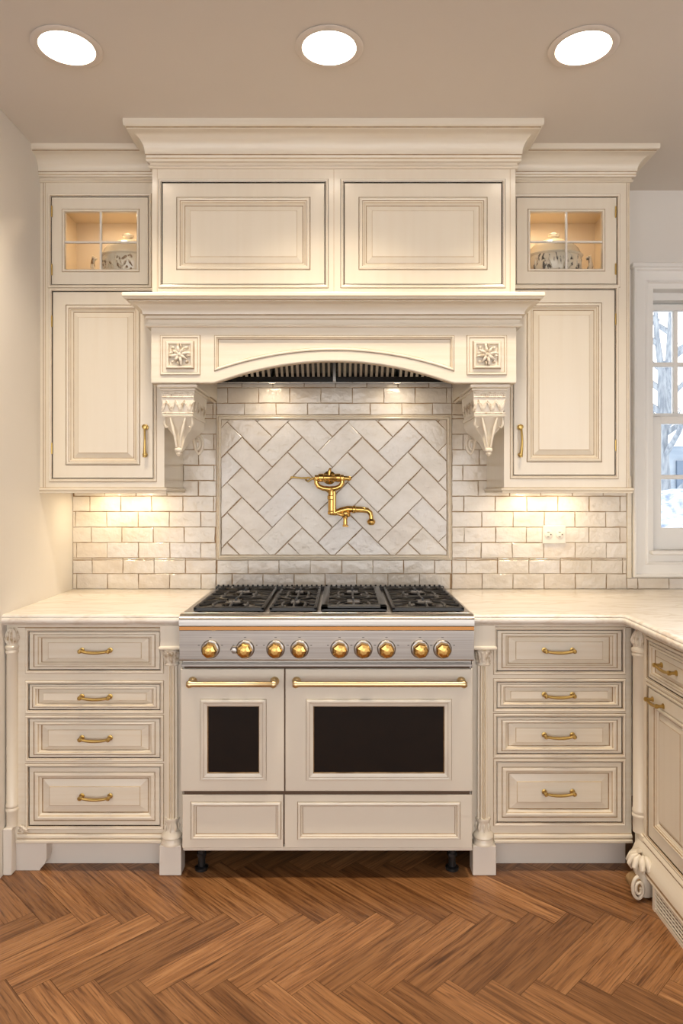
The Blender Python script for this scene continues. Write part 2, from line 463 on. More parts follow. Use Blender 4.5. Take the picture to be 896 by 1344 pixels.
G = 1; LG = 2
DOORP = [(0, -.018), (0, -.0015), (.0015, 0), (.046, 0, G), (.0476, -.0035, 0), (.049, .003), (.054, .0055, 0), (.058, .004, G), (.0595, .001, 0), (.063, -.001, LG), (.065, -.003, 0), (.071, -.010, G), (.073, -.011, 0), (.0745, -.0105), (.090, -.003, LG), (.0915, -.0015, 0)]
DRAWP = [(0, -.018), (0, -.0012), (.0012, 0), (.010, 0, G), (.0115, -.002, 0), (.013, .002), (.018, .003, 0), (.021, .001, LG), (.0225, -.002, 0), (.027, -.008, G), (.029, -.010, 0), (.0305, -.010, 0), (.045, -.003, LG), (.0465, -.001, 0)]

def drawer(parent, x0, x1, z0, z1, y, kx, kz, hx, hz, local=False, gap=.0025):
    mb = MB(); mb.rings(x0 + gap, x1 - gap, z0 + gap, z1 - gap, y, DRAWP, kx, kz)
    d = mb.build('drawer', CM, parent, local=local)
    bow_pull('handle', d, hx, hz, y + .001, local=local)
    return d

# ------------------------------------------------------------------ wall cabinets
YU = -.337
CROWN_S = [(0, 2.575, 0), (.008, 2.575, 0), (.010, 2.580, 0), (.008, 2.585, G), (.006, 2.587, 0), (.006, 2.594, 0), (.016, 2.597, LG), (.018, 2.600, 0), (.018, 2.606, G), (.020, 2.608, 0)] + \
          [(.020 + .050 * (1 - math.cos(t * PI / 2)) + .0 * t, 2.609 + .045 * math.sin(t * PI / 2) if False else 2.609 + .050 * t ** .8, 0) for t in [i / 8 for i in range(9)]] + \
          [(.071, 2.662, LG), (.079, 2.665, 0), (.081, 2.670, 0), (.082, ZC, 0), (-.01, ZC, 0)]
def crown_profile(zb, zt, out):
    """bead, fillets and a broad cove; scales to its height"""
    H = zt - zb
    p = [(0, 0, 0), (.10, 0, 0), (.13, .03, 0), (.10, .07, G), (.07, .085, 0), (.07, .13, 0), (.20, .16, 0), (.22, .20, LG), (.22, .235, 0), (.20, .25, 0), (.22, .30, G), (.25, .32, 0)]
    for i in range(9):
        t = i / 8; a = t * PI / 2
        p.append((.25 + .62 * (1 - math.cos(a)), .33 + .45 * math.sin(a), 0))
    p += [(.87, .80, G), (.90, .82, 0), (.98, .84, 0), (1.0, .90, 0), (1.0, 1.0, 0), (-.12, 1.0, 0)]
    return [(a * out, zb + b * H, m) for a, b, m in p]

def wall_cabinet(X0, X1, gd, gl, ld, hinge_left, label, path, puckx, hx):
    t = thing('upper_cabinet', label, 'cabinet', ((X0 + X1) / 2, YU / 2, 1.35))
    # carcass
    mb = MB(); yb = -.009; yf = YU + .02; th = .018; Z0, Z1 = 1.365, 2.60
    mb.box(X0, X0 + th, yf, yb, Z0, Z1); mb.box(X1 - th, X1, yf, yb, Z0, Z1)
    mb.box(X0 + th, X1 - th, yf, yb, Z0, Z0 + th); mb.box(X0 + th, X1 - th, yf, yb, Z1 - th, Z1)
    mb.box(X0 + th, X1 - th, yb - .006, yb, Z0 + th, Z1 - th); mb.box(X0 + th, X1 - th, yf, yb - .006, 2.135, 2.153)
    mb.build('carcass', CREAMV, t)
    mb = MB(); e = .002
    x0, x1, z0, z1 = X0 + th + e, X1 - th - e, 2.153 + e, 2.53
    mb.box(x0, x0 + .003, yf, yb - .01, z0, z1); mb.box(x1 - .003, x1, yf, yb - .01, z0, z1); mb.box(x0, x1, yb - .012, yb - .009, z0, z1)
    mb.box(x0, x1, yf, yb - .01, z0, z0 + .003); mb.box(x0, x1, yf, yb - .01, z1, z1 + .003)
    mb.box(x0, x1, yf, yf + .003, 1.39, 2.12, 1)
    mb.build('interior_lining', [CABIN, DARKIN], t)
    # face frame
    mb = MB(); face_frame(mb, X0, X1, Z0, 2.60, YU, [gd, ld])
    # outer edge grooves
    for gx in ((X0 + .012),) if hinge_left else ((X1 - .012),):
        mb.box(gx - .001, gx + .001, YU - .0006, YU + .001, Z0, 2.575, 1)
        mb.box(gx + .007, gx + .009, YU - .0006, YU + .001, Z0, 2.575, 2)
    mb.build('face_frame', [CREAMV, GLAZE, GLAZEL], t)
    # crown
    mb = MB(); mb.sweep(path, crown_profile(2.570, ZC, .083)); mb.build('crown_moulding', CM, t, 30)
    # light rail
    mb = MB(); pr = [(-.022, 1.366, 0), (.004, 1.366, G), (.006, 1.364, 0), (.012, 1.361, 0), (.013, 1.357, 0), (.010, 1.353, LG), (.008, 1.351, 0), (.010, 1.347, 0), (.008, 1.343, 0), (-.022, 1.343, 0), (-.022, 1.366, 0)]
    mb.sweep([(a, b if b < -.3 else -.012) for a, b in ([(X0, YU), (X1, YU), (X1, -.012)])] if hinge_left else [(X0, -.012), (X0, YU), (X1, YU), (X1, -.012)], pr)
    mb.build('light_rail', CM, t, 30)
    # glass door
    g = .003; x0, x1, z0, z1 = gd[0] + g, gd[1] - g, gd[2] + g, gd[3] - g
    ax, bx, az, bz = gl
    mb = MB(); y = YU
    outer = lambda o: [(x0, y - o, z0), (x1, y - o, z0), (x1, y - o, z1), (x0, y - o, z1)]
    inner = lambda a, o: [(ax + a, y - o, az + a), (bx - a, y - o, az + a), (bx - a, y - o, bz - a), (ax + a, y - o, bz - a)]
    mb.loft([outer(-.018), outer(0)], 0); mb.loft([outer(0), inner(-.011, 0)], 0); mb.loft([inner(-.011, 0), inner(-.0095, -.002)], 1)
    mb.loft([inner(-.0095, -.002), inner(-.008, .003)], 0); mb.loft([inner(-.008, .003), inner(-.002, .003), inner(0, 0)], 0)
    mb.loft([inner(0, 0), inner(0, -.018), outer(-.018)], 0)
    d = mb.build('glass_door', [CREAMV, GLAZE], t)
    mb = MB(); mb.box(ax - .003, bx + .003, y + .009, y + .012, az - .003, bz + .003); mb.build('pane', GLASS, d)
    cx, cz = (ax + bx) / 2, (az + bz) / 2 - .006
    mb = MB(); mb.box(cx - .0042, cx + .0042, y - .001, y + .008, az, bz); mb.box(ax, bx, y - .0008, y + .0078, cz - .0038, cz + .0038)
    mb.build('muntin', [KICK], d, bevel=.001)
    # solid door
    mb = MB(); mb.rings(ld[0] + g, ld[1] - g, ld[2] + g, ld[3] - g, YU, DOORP, 1.1, 1.1, back=True)
    d2 = mb.build('door', [CREAMV, GLAZE, GLAZEL], t)
    finger_pull(d2, hx, 1.547, YU)
    hxs = (ld[0] + .0005) if hinge_left else (ld[1] - .0005)
    for dd, zs in ((d, (gd[2] + .06, gd[3] - .06)), (d2, (ld[2] + .12, ld[3] - .12))):
        for z in zs:
            mb = MB(); mb.tube([(hxs, YU - .003, z - .022), (hxs, YU - .003, z + .022)], .003, 8); mb.build('hinge', BRASSA, dd, 40)
    # interior lamp
    mb = MB(); mb.lathe([(.028, 0), (.03, -.004), (.026, -.010), (.02, -.011)], (puckx, -.2, 2.53), n=24, m=0)
    p = mb.build('interior_lamp', [KICK], t, 30)
    mb = MB(); mb.lathe([(.019, -.0112), (.019, -.0125)], (puckx, -.2, 2.53), n=20); mb.build('lens', LENSW, p)
    l = bpy.data.lights.new('puck', 'AREA'); l.shape = 'DISK'; l.size = .04; l.energy = .8; l.color = (1, .76, .50)
    lo = bpy.data.objects.new('interior_puck_lamp', l); COL.objects.link(lo); lo.location = (puckx, -.2, 2.515)
    return t

wall_cabinet(XL, -.700, (-1.148, -.762, 2.166, 2.516), (-1.094, -.809, 2.228, 2.456), (-1.144, -.742, 1.400, 2.142), True,
             'tall cream wall cabinet with small glazed door against the left wall', [(XL, YU), (-.700, YU)], -.93, -.773)
wall_cabinet(.6425, 1.139, (.690, 1.089, 2.168, 2.514), (.746, 1.031, 2.230, 2.456), (.678, 1.083, 1.412, 2.150), False,
             'tall cream wall cabinet with small glazed door between hood and window', [(.6425, YU), (1.139, YU), (1.139, -.001)], .86, .704)

def under_light(x0, x1, label, pucks):
    t = thing('under_cabinet_light', label, 'light', ((x0 + x1) / 2, -.1, 1.35))
    mb = MB(); mb.cbox(x0, x1, -.13, -.07, 1.354, 1.3645, .002); mb.build('housing', KICK, t)
    for px in pucks:
        mb = MB(); mb.lathe([(.022, 0), (.022, -.003), (.018, -.004)], (px, -.10, 1.354), n=20); mb.build('lens', LENSW, t)
        l = bpy.data.lights.new('undercab', 'AREA'); l.shape = 'DISK'; l.size = .045; l.energy = .5; l.color = (1, .78, .48)
        lo = bpy.data.objects.new('undercabinet_lamp', l); COL.objects.link(lo); lo.location = (px, -.10, 1.3485)
under_light(-1.10, -.78, 'slim light fixture under the left wall cabinet', (-1.02, -.865))
under_light(.74, 1.06, 'slim light fixture under the wall cabinet beside the window', (.80, .955))

# ------------------------------------------------------------------ range hood
YH, YF = -.518, -.530      # upper box face, mantel face
HX0, HX1 = -.699, .6415
hood = thing('range_hood', 'large cream mantel range hood with arched front, panelled box and carved corbels', 'range hood', (-.029, -.26, 1.748))
mb = MB()
op = [(-.664, -.060, 2.113, 2.492), (.0085, .5935, 2.113, 2.492)]
face_frame(mb, HX0, HX1, 2.03, 2.60, YH, op)
mb.box(HX0, HX0 + .018, YH + .02, -.012, 2.03, 2.60); mb.box(HX1 - .018, HX1, YH + .02, -.012, 2.03, 2.60)
mb.box(HX0 + .018, HX1 - .018, YH + .022, YH + .026, 2.05, 2.58, 1)
mb.box(HX0, HX1, YH + .02, -.012, 2.59, 2.61)
for xx in (HX0 + .018, HX1 - .020, -.029):
    mb.box(xx, xx + .0018, YH - .0006, YH + .001, 2.061, 2.55, 2)
mb.build('chimney_box', [CREAMV, DARKIN, GLAZEL], hood)
for o in op:
    p = MB(); p.rings(o[0] + .003, o[1] - .003, o[2] + .003, o[3] - .003, YH, DOORP, 1.12, 1.12)
    p.build('raised_panel', [CREAMV, GLAZE, GLAZEL], hood)
mb = MB(); mb.sweep([(HX0, YU - .086), (HX0, YH), (HX1, YH), (HX1, YU - .086)], crown_profile(2.540, ZC, .083)); mb.build('crown_moulding', CM, hood, 30)
# mantel cornice
def mantel_profile():
    zb, zt = 1.952, 2.061; out = .080
    p = [(0, 0, 0), (.16, 0, 0), (.20, .03, 0), (.20, .08, 0), (.16, .11, G), (.10, .12, 0), (.10, .24, 0), (.16, .26, LG), (.18, .28, 0), (.18, .36, 0), (.26, .38, G), (.28, .40, 0)]
    for i in range(8):
        t = i / 7; a = t * PI / 2
        p.append((.28 + .52 * (1 - math.cos(a)), .41 + .33 * math.sin(a), 0))
    p += [(.80, .76, G), (.84, .78, 0), (.92, .80, 0), (.98, .86, LG), (1.0, .88, 0), (1.0, .97, 0), (.98, 1.0, 0), (-.25, 1.0, 0)]
    return [(a * out, zb + b * (zt - zb), m) for a, b, m in p]
mb = MB(); mb.sweep([(HX0 - .003, YU - .002), (HX0 - .003, YF), (HX1 + .003, YF), (HX1 + .003, YU - .002)], mantel_profile()); mb.build('mantel_cornice', CM, hood, 30)
# arched fascia
S = 2.56 / 914
def fx(px): return (px - 448) * S
def fz(py): return 1.35 + (645 - py) * S
def zb_at(px):
    if px < 280 or px > 595: return fz(503)
    d = abs(px - 437.5)
    if d > 131: return fz(494.5 + 8.5 * ((d - 131) / 26.5))
    return fz(474 + 20.5 * (d / 131) ** 2)
def zp_at(px): return fz(460.5 + 27.3 * (abs(px - 438.5) / 157.5) ** 2)
px0, px1 = 281, 596
xs = [197] + [280 + i * (316 / 44) for i in range(45)] + [679]
xs = sorted(set(round(v, 3) for v in xs + [px0, px1]))
mb = MB(); zt = 1.96; zpt = fz(440)
for a, b in zip(xs[:-1], xs[1:]):
    A, B = fx(a), fx(b); A = max(A, HX0); B = min(B, HX1); za, zb_ = zb_at(a), zb_at(b)
    # intrados / bottom edge with small bead and back face
    mb.add([(A, YF, za + .004), (B, YF, zb_ + .004), (B, YF + .003, zb_), (A, YF + .003, za)], [(0, 1, 2, 3)], 0)
    mb.add([(A, YF + .003, za), (B, YF + .003, zb_), (B, YF + .028, zb_), (A, YF + .028, za)], [(0, 1, 2, 3)], 2)
    mb.add([(A, YF + .028, za), (B, YF + .028, zb_), (B, YF + .028, zt), (A, YF + .028, zt)], [(0, 1, 2, 3)], 0)
    if a >= px0 - 1e-6 and b <= px1 + 1e-6:
        pa, pb = zp_at(a), zp_at(b)
        mb.add([(A, YF, za + .004), (B, YF, zb_ + .004), (B, YF, pb), (A, YF, pa)], [(0, 1, 2, 3)])
        mb.add([(A, YF, zpt), (B, YF, zpt), (B, YF, zt), (A, YF, zt)], [(0, 1, 2, 3)])
    else:
        mb.add([(A, YF, za + .004), (B, YF, zb_ + .004), (B, YF, zt), (A, YF, zt)], [(0, 1, 2, 3)])
inp = [x for x in xs if px0 <= x <= px1]
outline = [(fx(x), zp_at(x)) for x in inp] + [(fx(px1), zpt), (fx(px0), zpt)]
last = mb.poly_rings(outline, YF, [(0, 0, 1), (.0012, -.002, 0), (.0025, .004), (.006, .005, 0), (.0085, .002, 2), (.0095, -.001, 0), (.013, -.006, 1), (.0145, -.008, 0)])
nb = len(inp)
for i in range(nb - 1):
    A, B = last[i], last[i + 1]
    if i == 0: Ta = last[-1]
    ta = last[-1] if i == 0 else (A[0], A[1], last[-1][2]); tb = last[nb] if i == nb - 2 else (B[0], B[1], last[-1][2])
    mb.add([A, B, tb, ta], [(0, 1, 2, 3)])
# boxed ends with soffit
for a, b in ((HX0, -.558), (.500, HX1)):
    mb.box(a, b, YF + .028, -.012, 1.748, 1.766)
    ix = b if a < -.6 else a
    mb.box(ix - .009, ix + .009, YF + .028, -.012, 1.7485, 2.03)
    mb.sweep([(ix - .006, -.02), (ix - .006, YF + .03)] if a < -.6 else [(ix + .006, YF + .03), (ix + .006, -.02)], [(0, 1.748, 0), (-.012, 1.748, 1), (-.014, 1.742, 0), (-.004, 1.738, 0), (0, 1.742, 0)])
mb.build('arched_fascia', [CREAM, GLAZE, GLAZEL], hood)
# cornice support shelf
# rosettes
def rosette(px_a, px_b, pt, pb):
    x0, x1, z0, z1 = fx(px_a), fx(px_b), fz(pb), fz(pt)
    mb = MB()
    mb.rings(x0, x1, z0, z1, YF, [(0, 0, 1), (.0015, .001, 0), (.003, .006), (.008, .006, 0), (.010, .003, 1), (.0115, .003, 0), (.022, .003, 1), (.024, .009, 0), (.027, .013), (.033, .012), (.036, .004, 2), (.037, .004)])
    r = mb.build('rosette_frame', CM, hood)
    cx, cz = (x0 + x1) / 2, (z0 + z1) / 2; R = (x1 - x0) / 2 - .040
    mb = MB(); rnd = random.Random(3)
    def leaf(ax, az, ang, L, W):
        pts = []; ca, sa = math.cos(ang), math.sin(ang)
        for i in range(7):
            t = i / 6; pts.append(Vector((ax + ca * L * t, YF - .006 - .009 * math.sin(PI * t * .9), az + sa * L * t)))
        mb.tube(pts, [W * (.35 + .65 * math.sin(PI * min(1, t / 6 + .12))) for t in range(7)], 7)
    for k in range(8):
        a = k * PI / 4 + .2; leaf(cx, cz, a, R * (1.0 if k % 2 else 1.25), .0065)
    for k in range(4):
        a = k * PI / 2 + PI / 4
        mb.lathe([(.007, 0), (.0065, .004), (.003, .007), (.001, .0075)], (cx + R * 1.05 * math.cos(a), YF - .006, cz + R * 1.05 * math.sin(a)), 'y', 10)
        for q in (-.5, .5): leaf(cx + R * .7 * math.cos(a + q), cz + R * .7 * math.sin(a + q), a + q * 2, R * .55, .004)
    mb.lathe([(.010, 0), (.009, .007), (.005, .011), (.001, .012)], (cx, YF - .008, cz), 'y', 12)
    mb.build('carved_flower', LEAFM, r, 60)
rosette(210, 263, 440, 492.5); rosette(612, 665, 440, 492.5)

# corbels
def corbel(cx, sg):
    """sg=+1: inner side faces +x"""
    y0, y1 = -.512, -.262; w = .062
    mb = MB()
    # abacus + neck
    mb.cbox(cx - w - .012, cx + w + .012, y0 - .008, y1 + .01, 1.733, 1.7475, .003)
    mb.cbox(cx - w - .004, cx + w + .004, y0, y1, 1.722, 1.733, .003)
    # block, tapering
    def R(hw, a, b, z): return [(cx - hw, a, z), (cx + hw, a, z), (cx + hw, b, z), (cx - hw, b, z)]
    mb.loft([R(w - .002, y0 + .006, y1, 1.722), R(w - .003, y0 + .006, y1, 1.69), R(w - .008, y0 + .008, y1, 1.655), R(w - .012, y0 + .012, y1, 1.636)], 0, True, True)
    mb.loft([R(w - .006, y0 + .004, y1, 1.637), R(w - .005, y0 + .002, y1, 1.632), R(w - .006, y0 + .004, y1, 1.626)], 0, True, True)
    # S body: cross sections down to a pointed foot curling back
    secs = [(1.626, .052, y0 + .010, y1), (1.605, .052, y0 + .016, y1 - .005), (1.585, .044, y0 + .026, y1 - .02), (1.565, .028, y0 + .030, y1 - .06), (1.548, .019, y0 + .030, y1 - .10), (1.53, .015, y0 + .026, y1 - .14), (1.512, .012, y0 + .022, y1 - .17), (1.502, .009, y0 + .022, y1 - .19)]
    def R8(z, hw, a, b):
        c = min(hw * .5, .014)
        return [(cx - hw, a + c, z), (cx - hw * .45, a + c * .2, z), (cx, a - .004, z), (cx + hw * .45, a + c * .2, z), (cx + hw, a + c, z), (cx + hw, b, z), (cx, b + .002, z), (cx - hw, b, z)]
    mb.loft([R8(*s_) for s_ in secs], 0, True, True)
    c = mb.build('corbel', [CREAMV, GLAZE], hood, 35)
    # carved band
    mb = MB()
    for zz in (1.716, 1.700, 1.640):
        mb.tube([(cx - w + .004, y0 + .004, zz), (cx + w - .004, y0 + .004, zz)], .0028, 8)
    for i in range(15):
        x = cx - w + .009 + i * (2 * w - .018) / 14
        mb.lathe([(.0030, 0), (.0028, .002), (.001, .0038)], (x, y0 + .006, 1.708), 'y', 8)
    for i in range(7):
        x = cx - w + .012 + i * (2 * w - .024) / 6; s_ = 1 if i % 2 else -1
        for k in (-1, 0, 1):
            mb.tube([(x + s_ * .011 * k * .4 - s_ * .009, y0 + .007, 1.692 - .006 * abs(k)), (x + k * .003, y0 + .002, 1.672), (x + s_ * .009 + k * .004, y0 + .006, 1.648)], [.0014, .0030, .0014], 6)
    for s_ in (-1, 1):   # leaves on the sides of the block
        for k in range(4):
            yy = y0 + .03 + k * .055
            mb.tube([(cx + s_ * (w - .003), yy, 1.69), (cx + s_ * (w - .001), yy + .014, 1.672), (cx + s_ * (w - .010), yy + .026, 1.648)], [.002, .005, .002], 6)
    mb.build('carved_trim', LEAFM, c, 60)
    # acanthus lobes and tip
    mb = MB()
    for s_ in (-1, 1):
        mb.tube([(cx + s_ * .050, y0 + .012, 1.626), (cx + s_ * .053, y0 + .016, 1.600), (cx + s_ * .046, y0 + .020, 1.588), (cx + s_ * .038, y0 + .020, 1.592)], [.003, .006, .005, .003], 8)
        mb.tube([(cx + s_ * .028, y0 + .005, 1.624), (cx + s_ * .020, y0 + .006, 1.590), (cx + s_ * .012, y0 + .010, 1.555), (cx + s_ * .007, y0 + .016, 1.515)], [.003, .006, .005, .004], 8)
    mb.cbox(cx - .013, cx + .013, y0 + .012, y0 + .036, 1.496, 1.514, .004)
    mb.lathe([(.004, 0), (.010, .006), (.011, .012), (.006, .018)], (cx, y0 + .024, 1.482), n=12)
    mb.build('acanthus_leaf', CREAMV, c, 50)
    # back volute: spiral seen from the front, nearer the wall
    mb = MB(); pts = []; n = 44; yv = -.20
    for i in range(n):
        t = i / (n - 1); a = -PI * .5 + t * PI * 3.4; r = .036 * (1 - .72 * t)
        pts.append((cx + sg * .012 + sg * r * .62 * math.cos(a), yv - .012 * t, 1.548 + r * 1.15 * math.sin(a)))
    mb.tube([(cx, y1 - .0, 1.60), (cx, -.235, 1.575), (cx + sg * .004, -.21, 1.525)] + pts[:1], [.008, .008, .006, .005], 8)
    mb.tube(pts, .0065, 8)
    mb.build('scroll', CREAMV, c, 50)
corbel(-.607, 1); corbel(.549, -1)

# hood liner and filters
mb = MB()
ya, za, yb_, zb2 = -.21, 1.812, -.42, 2.0
mb.box(-.548, .490, ya - .012, ya + .010, za - .012, za + .010, 1)      # lower rail
mb.box(-.548, .490, ya + .010, -.012, za + .012, za + .016, 1)           # back closing sheet
mb.box(-.548, .490, yb_ - .06, yb_ + .02, zb2 + .004, zb2 + .010, 1)
mb.box(-.548, .490, yb_ - .065, yb_ - .055, 1.93, zb2 + .01, 1)
mb.box(-.548, .490, yb_ - .01, -.02, 2.012, 2.018, 1)
mb.build('hood_liner', [STEEL, BLACKE], hood)
d = Vector((0, yb_ - ya, zb2 - za)); L_ = d.length; u = d.normalized(); nrm = Vector((0, -u.z, u.y)) * -1
for xa, xb in ((-.54, -.285), (-.275, -.040), (-.018, .222), (.232, .482)):
    mb = MB(); k = 11
    a3 = Vector((0, ya, za))
    def Q(x, t, o): p = a3 + u * t + nrm * (-o); return (x, p.y, p.z)
    mb.add([Q(xa, 0, -.012), Q(xb, 0, -.012), Q(xb, L_, -.012), Q(xa, L_, -.012)], [(0, 1, 2, 3)], 1)
    for i in range(k):
        w_ = (xb - xa) / k; x = xa + i * w_ + w_ * .22; e = x + w_ * .48
        mb.add([Q(x, .004, 0), Q(e, .004, 0), Q(e, L_ - .004, 0), Q(x, L_ - .004, 0), Q(x + .002, .004, -.009), Q(e - .002, .004, -.009), Q(e - .002, L_ - .004, -.009), Q(x + .002, L_ - .004, -.009)],
               [(0, 1, 2, 3), (0, 1, 5, 4), (1, 2, 6, 5), (2, 3, 7, 6), (3, 0, 4, 7)], 0)
    for t0, t1 in ((0, .008), (L_ - .008, L_)):
        mb.add([Q(xa, t0, .002), Q(xb, t0, .002), Q(xb, t1, .002), Q(xa, t1, .002)], [(0, 1, 2, 3)], 0)
    mb.build('baffle_filter', [STEEL, BLACKE], hood)
mb = MB(); mb.cbox(-.036, -.022, ya - .03, ya - .004, za - .012, za + .11, .002); mb.build('filter_bracket', STEEL, hood)

for hx_ in (-.30, .24):  # lamps added out of view in the liner to brighten the herringbone tiles
    mb = MB(); mb.lathe([(.03, 0), (.03, -.006), (.026, -.007)], (hx_, -.11, 1.824), n=20); hl = mb.build('added_hood_lamp', LENSW, hood)
    l = bpy.data.lights.new('hood', 'AREA'); l.shape = 'DISK'; l.size = .05; l.energy = .3; l.color = (1, .82, .6)
    lo = bpy.data.objects.new('added_hood_light', l); COL.objects.link(lo); lo.location = (hx_, -.11, 1.815)

# ------------------------------------------------------------------ backsplash
PX0, PX1, PZ0, PZ1 = (284.5 - 448) / 295.8, (592 - 448) / 295.8, 1.35 + (645 - 734.5) / 295.8, 1.35 + (645 - 545) / 295.8
def tile_poly(mb, poly, y0=-.002, h=.006, jit=.0009, inset=.0017, gap=.0013):
    """poly: xz corner list -> pillowed tile"""
    if len(poly) < 3: return
    c = sum(poly, Vector((0, 0))) / len(poly)
    n = len(poly)
    P = []
    ccw = sum(poly[i - 1].x * poly[i].y - poly[i].x * poly[i - 1].y for i in range(n)) > 0
    if abs(sum(poly[i - 1].x * poly[i].y - poly[i].x * poly[i - 1].y for i in range(n))) < 6e-5: return
    sgn = 1 if ccw else -1
    def off(d):
        o = []
        for i in range(n):
            a = (poly[i] - poly[i - 1]); b = (poly[(i + 1) % n] - poly[i])
            if a.length < 1e-6 or b.length < 1e-6: o.append(poly[i]); continue
            a.normalize(); b.normalize()
            na = Vector((-a.y, a.x)) * sgn; nb = Vector((-b.y, b.x)) * sgn
            o.append(poly[i] + (na + nb) / max(.4, 1 + na.dot(nb)) * d)
        return o
    j = [Vector((random.uniform(-jit, jit), random.uniform(-jit, jit))) for _ in poly]
    q0 = [a + b for a, b in zip(off(gap), j)]; q1 = [a + b for a, b in zip(off(gap + inset), j)]
    o0, o1 = [], []
    for i in range(n):
        a0, b0, a1, b1 = q0[i], q0[(i + 1) % n], q1[i], q1[(i + 1) % n]
        e = (b0 - a0); o0.append(a0); o1.append(a1)
        if e.length > .03:
            nn = Vector((-e.y, e.x)).normalized() * sgn
            for t in (.25, .5, .75):
                w_ = nn * random.uniform(-.0004, .0011); o0.append(a0.lerp(b0, t) + w_); o1.append(a1.lerp(b1, t) + w_)
    n = len(o0); mt = random.choice((0, 0, 0, 2, 3))
    tx, tz = random.uniform(-.006, .006), random.uniform(-.008, .008); hh = h + random.uniform(-.0006, .0006)
    top = [(p.x, y0 - hh - (p.x - c.x) * tx - (p.y - c.y) * tz, p.y) for p in o1]
    mid = [(p.x, y0 - hh + .0014 - (p.x - c.x) * tx - (p.y - c.y) * tz, p.y) for p in o0]
    bot = [(p.x, y0, p.y) for p in o0]
    mb.loft([bot, mid, top], mt); mb.add(top, [tuple(range(n))], mt)

TX1 = 1.262; ZT0 = .9175; RH = .0686; TW = .138
mb = MB()
mb.box(XL, TX1, -.002, -.0002, ZT0, 1.90, 1)
mb.box(TX1, 2.4, -.002, -.0002, ZT0, .966, 1)
row = 0; z = ZT0
regions_hole = (PX0 - .001, PX1 + .001, PZ0 - .001, PZ1 + .001)
while z < 1.90:
    z1 = min(z + RH, 1.90)
    x = XL - (.05 if row % 2 else .05 + TW / 2) - .002 * row
    while x < 2.4:
        x1 = x + TW + random.uniform(-.002, .002)
        for a, b, c, d_ in rects_minus(max(x, XL), min(x1, 2.4), z, z1, [tuple(regions_hole)]):
            pieces = []
            if a < TX1: pieces.append((a, min(b, TX1), c, d_))
            if b > TX1 and c < .95: pieces.append((max(a, TX1), b, c, min(d_, .966)))
            for (a2, b2, c2, d2) in pieces:
                if b2 - a2 > .0065 and d2 - c2 > .0065:
                    tile_poly(mb, [Vector((a2, c2)), Vector((b2, c2)), Vector((b2, d2)), Vector((a2, d2))])
        x = x1
    z += RH; row += 1
o = mb.build('tile_backsplash', [TILE, GROUT, TILEB, TILEC])
setp(o, 'cream glazed brick-laid tile covering the wall behind the counters', 'backsplash', kind='structure')

pan = thing('herringbone_tile_panel', 'framed panel of large cream tiles in herringbone behind the brass pot filler', 'tile panel', ((PX0 + PX1) / 2, 0, PZ0))
mb = MB(); mb.rings(PX0, PX1, PZ0, PZ1, 0, [(0, .002, 1), (0, .010, 0), (.003, .0125), (.006, .010, 1), (.0075, .010, 0), (.010, .016, 0), (.014, .018), (.018, .015, 0), (.020, .010, 1), (.020, .002)], fill=False)
mb.build('frame_moulding', [CREAM, GLAZEL], pan)
mb = MB(); a0, a1, b0, b1 = PX0 + .020, PX1 - .020, PZ0 + .020, PZ1 - .020
mb.box(a0, a1, -.004, -.0022, b0, b1, 1)
for P, h in herring(.0942, 2, PI / 4, .260, 1.424, a0, a1, b0, b1):
    q = clip(P, a0, a1, b0, b1)
    if q and len(q) >= 3:
        # drop near-duplicate points
        r = []
        for p in q:
            if not r or (p - r[-1]).length > .003: r.append(p)
        if len(r) > 2 and (r[0] - r[-1]).length < .003: r.pop()
        if len(r) > 2: tile_poly(mb, r, -.003, .007, .0012, .002, .0012)
mb.build('herringbone_tiles', [TILE, GROUT, TILEB, TILEC], pan)

# trim strip at the tile end, beside the window
mb = MB(); mb.cbox(TX1, TX1 + .02, -.014, -.0005, .966, 1.42, .003); mb.build('trim_1', CREAM)['kind'] = 'structure'

# outlet
out = thing('power_outlet', 'white double socket plate set sideways on the cream tile', 'outlet', (.938, -.009, 1.12))
mb = MB(); mb.cbox(.888, .990, -.0155, -.0095, 1.119, 1.200, .003); mb.build('plate', PLASTIC, out)
for cx in (.914, .964):
    mb = MB(); mb.lathe([(.018, 0), (.018, .002), (.0165, .003)], (cx, -.0155, 1.16), 'y', 20, sy=1.15); r = mb.build('socket', PLASTIC, out, 40)
    mb = MB(); mb.box(cx - .007, cx + .003, -.0192, -.0186, 1.169, 1.1715); mb.box(cx - .007, cx + .002, -.0192, -.0186, 1.148, 1.1505); mb.lathe([(.003, 0), (.003, .0004)], (cx + .009, -.0188, 1.16), 'y', 10)
    mb.build('slot', SLOT, r)

# ------------------------------------------------------------------ window
win = thing('window_1', None, None, (1.84, 0, WZ0), kind='structure')
WX = (1.285, 2.395); WZ = (.972, 2.338)
mb = MB(); yw = 0
o_ = lambda a, b, out: [(WX[0] + a, -out, WZ[0] + a), (WX[1] - a, -out, WZ[0] + a), (WX[1] - a, -out, WZ[1] - a), (WX[0] + a, -out, WZ[1] - a)]
seq = [(0, .0005), (0, .026), (.004, .030), (.012, .030), (.015, .024), (.017, .020), (.055, .016), (.060, .020), (.066, .022), (.070, .014), (.0915, .012)]
R0 = [o_(a, a, b) for a, b in seq]
hole = lambda y: [(WX0, y, WZ0), (WX1, y, WZ0), (WX1, y, WZ1), (WX0, y, WZ1)]
mb.loft(R0 + [[(WX0 - .002, -.012, WZ0 - .002), (WX1 + .002, -.012, WZ0 - .002), (WX1 + .002, -.012, WZ1 + .002), (WX0 - .002, -.012, WZ1 + .002)], hole(-.004), hole(.155)])
mb.build('window_casing', WINP, win)
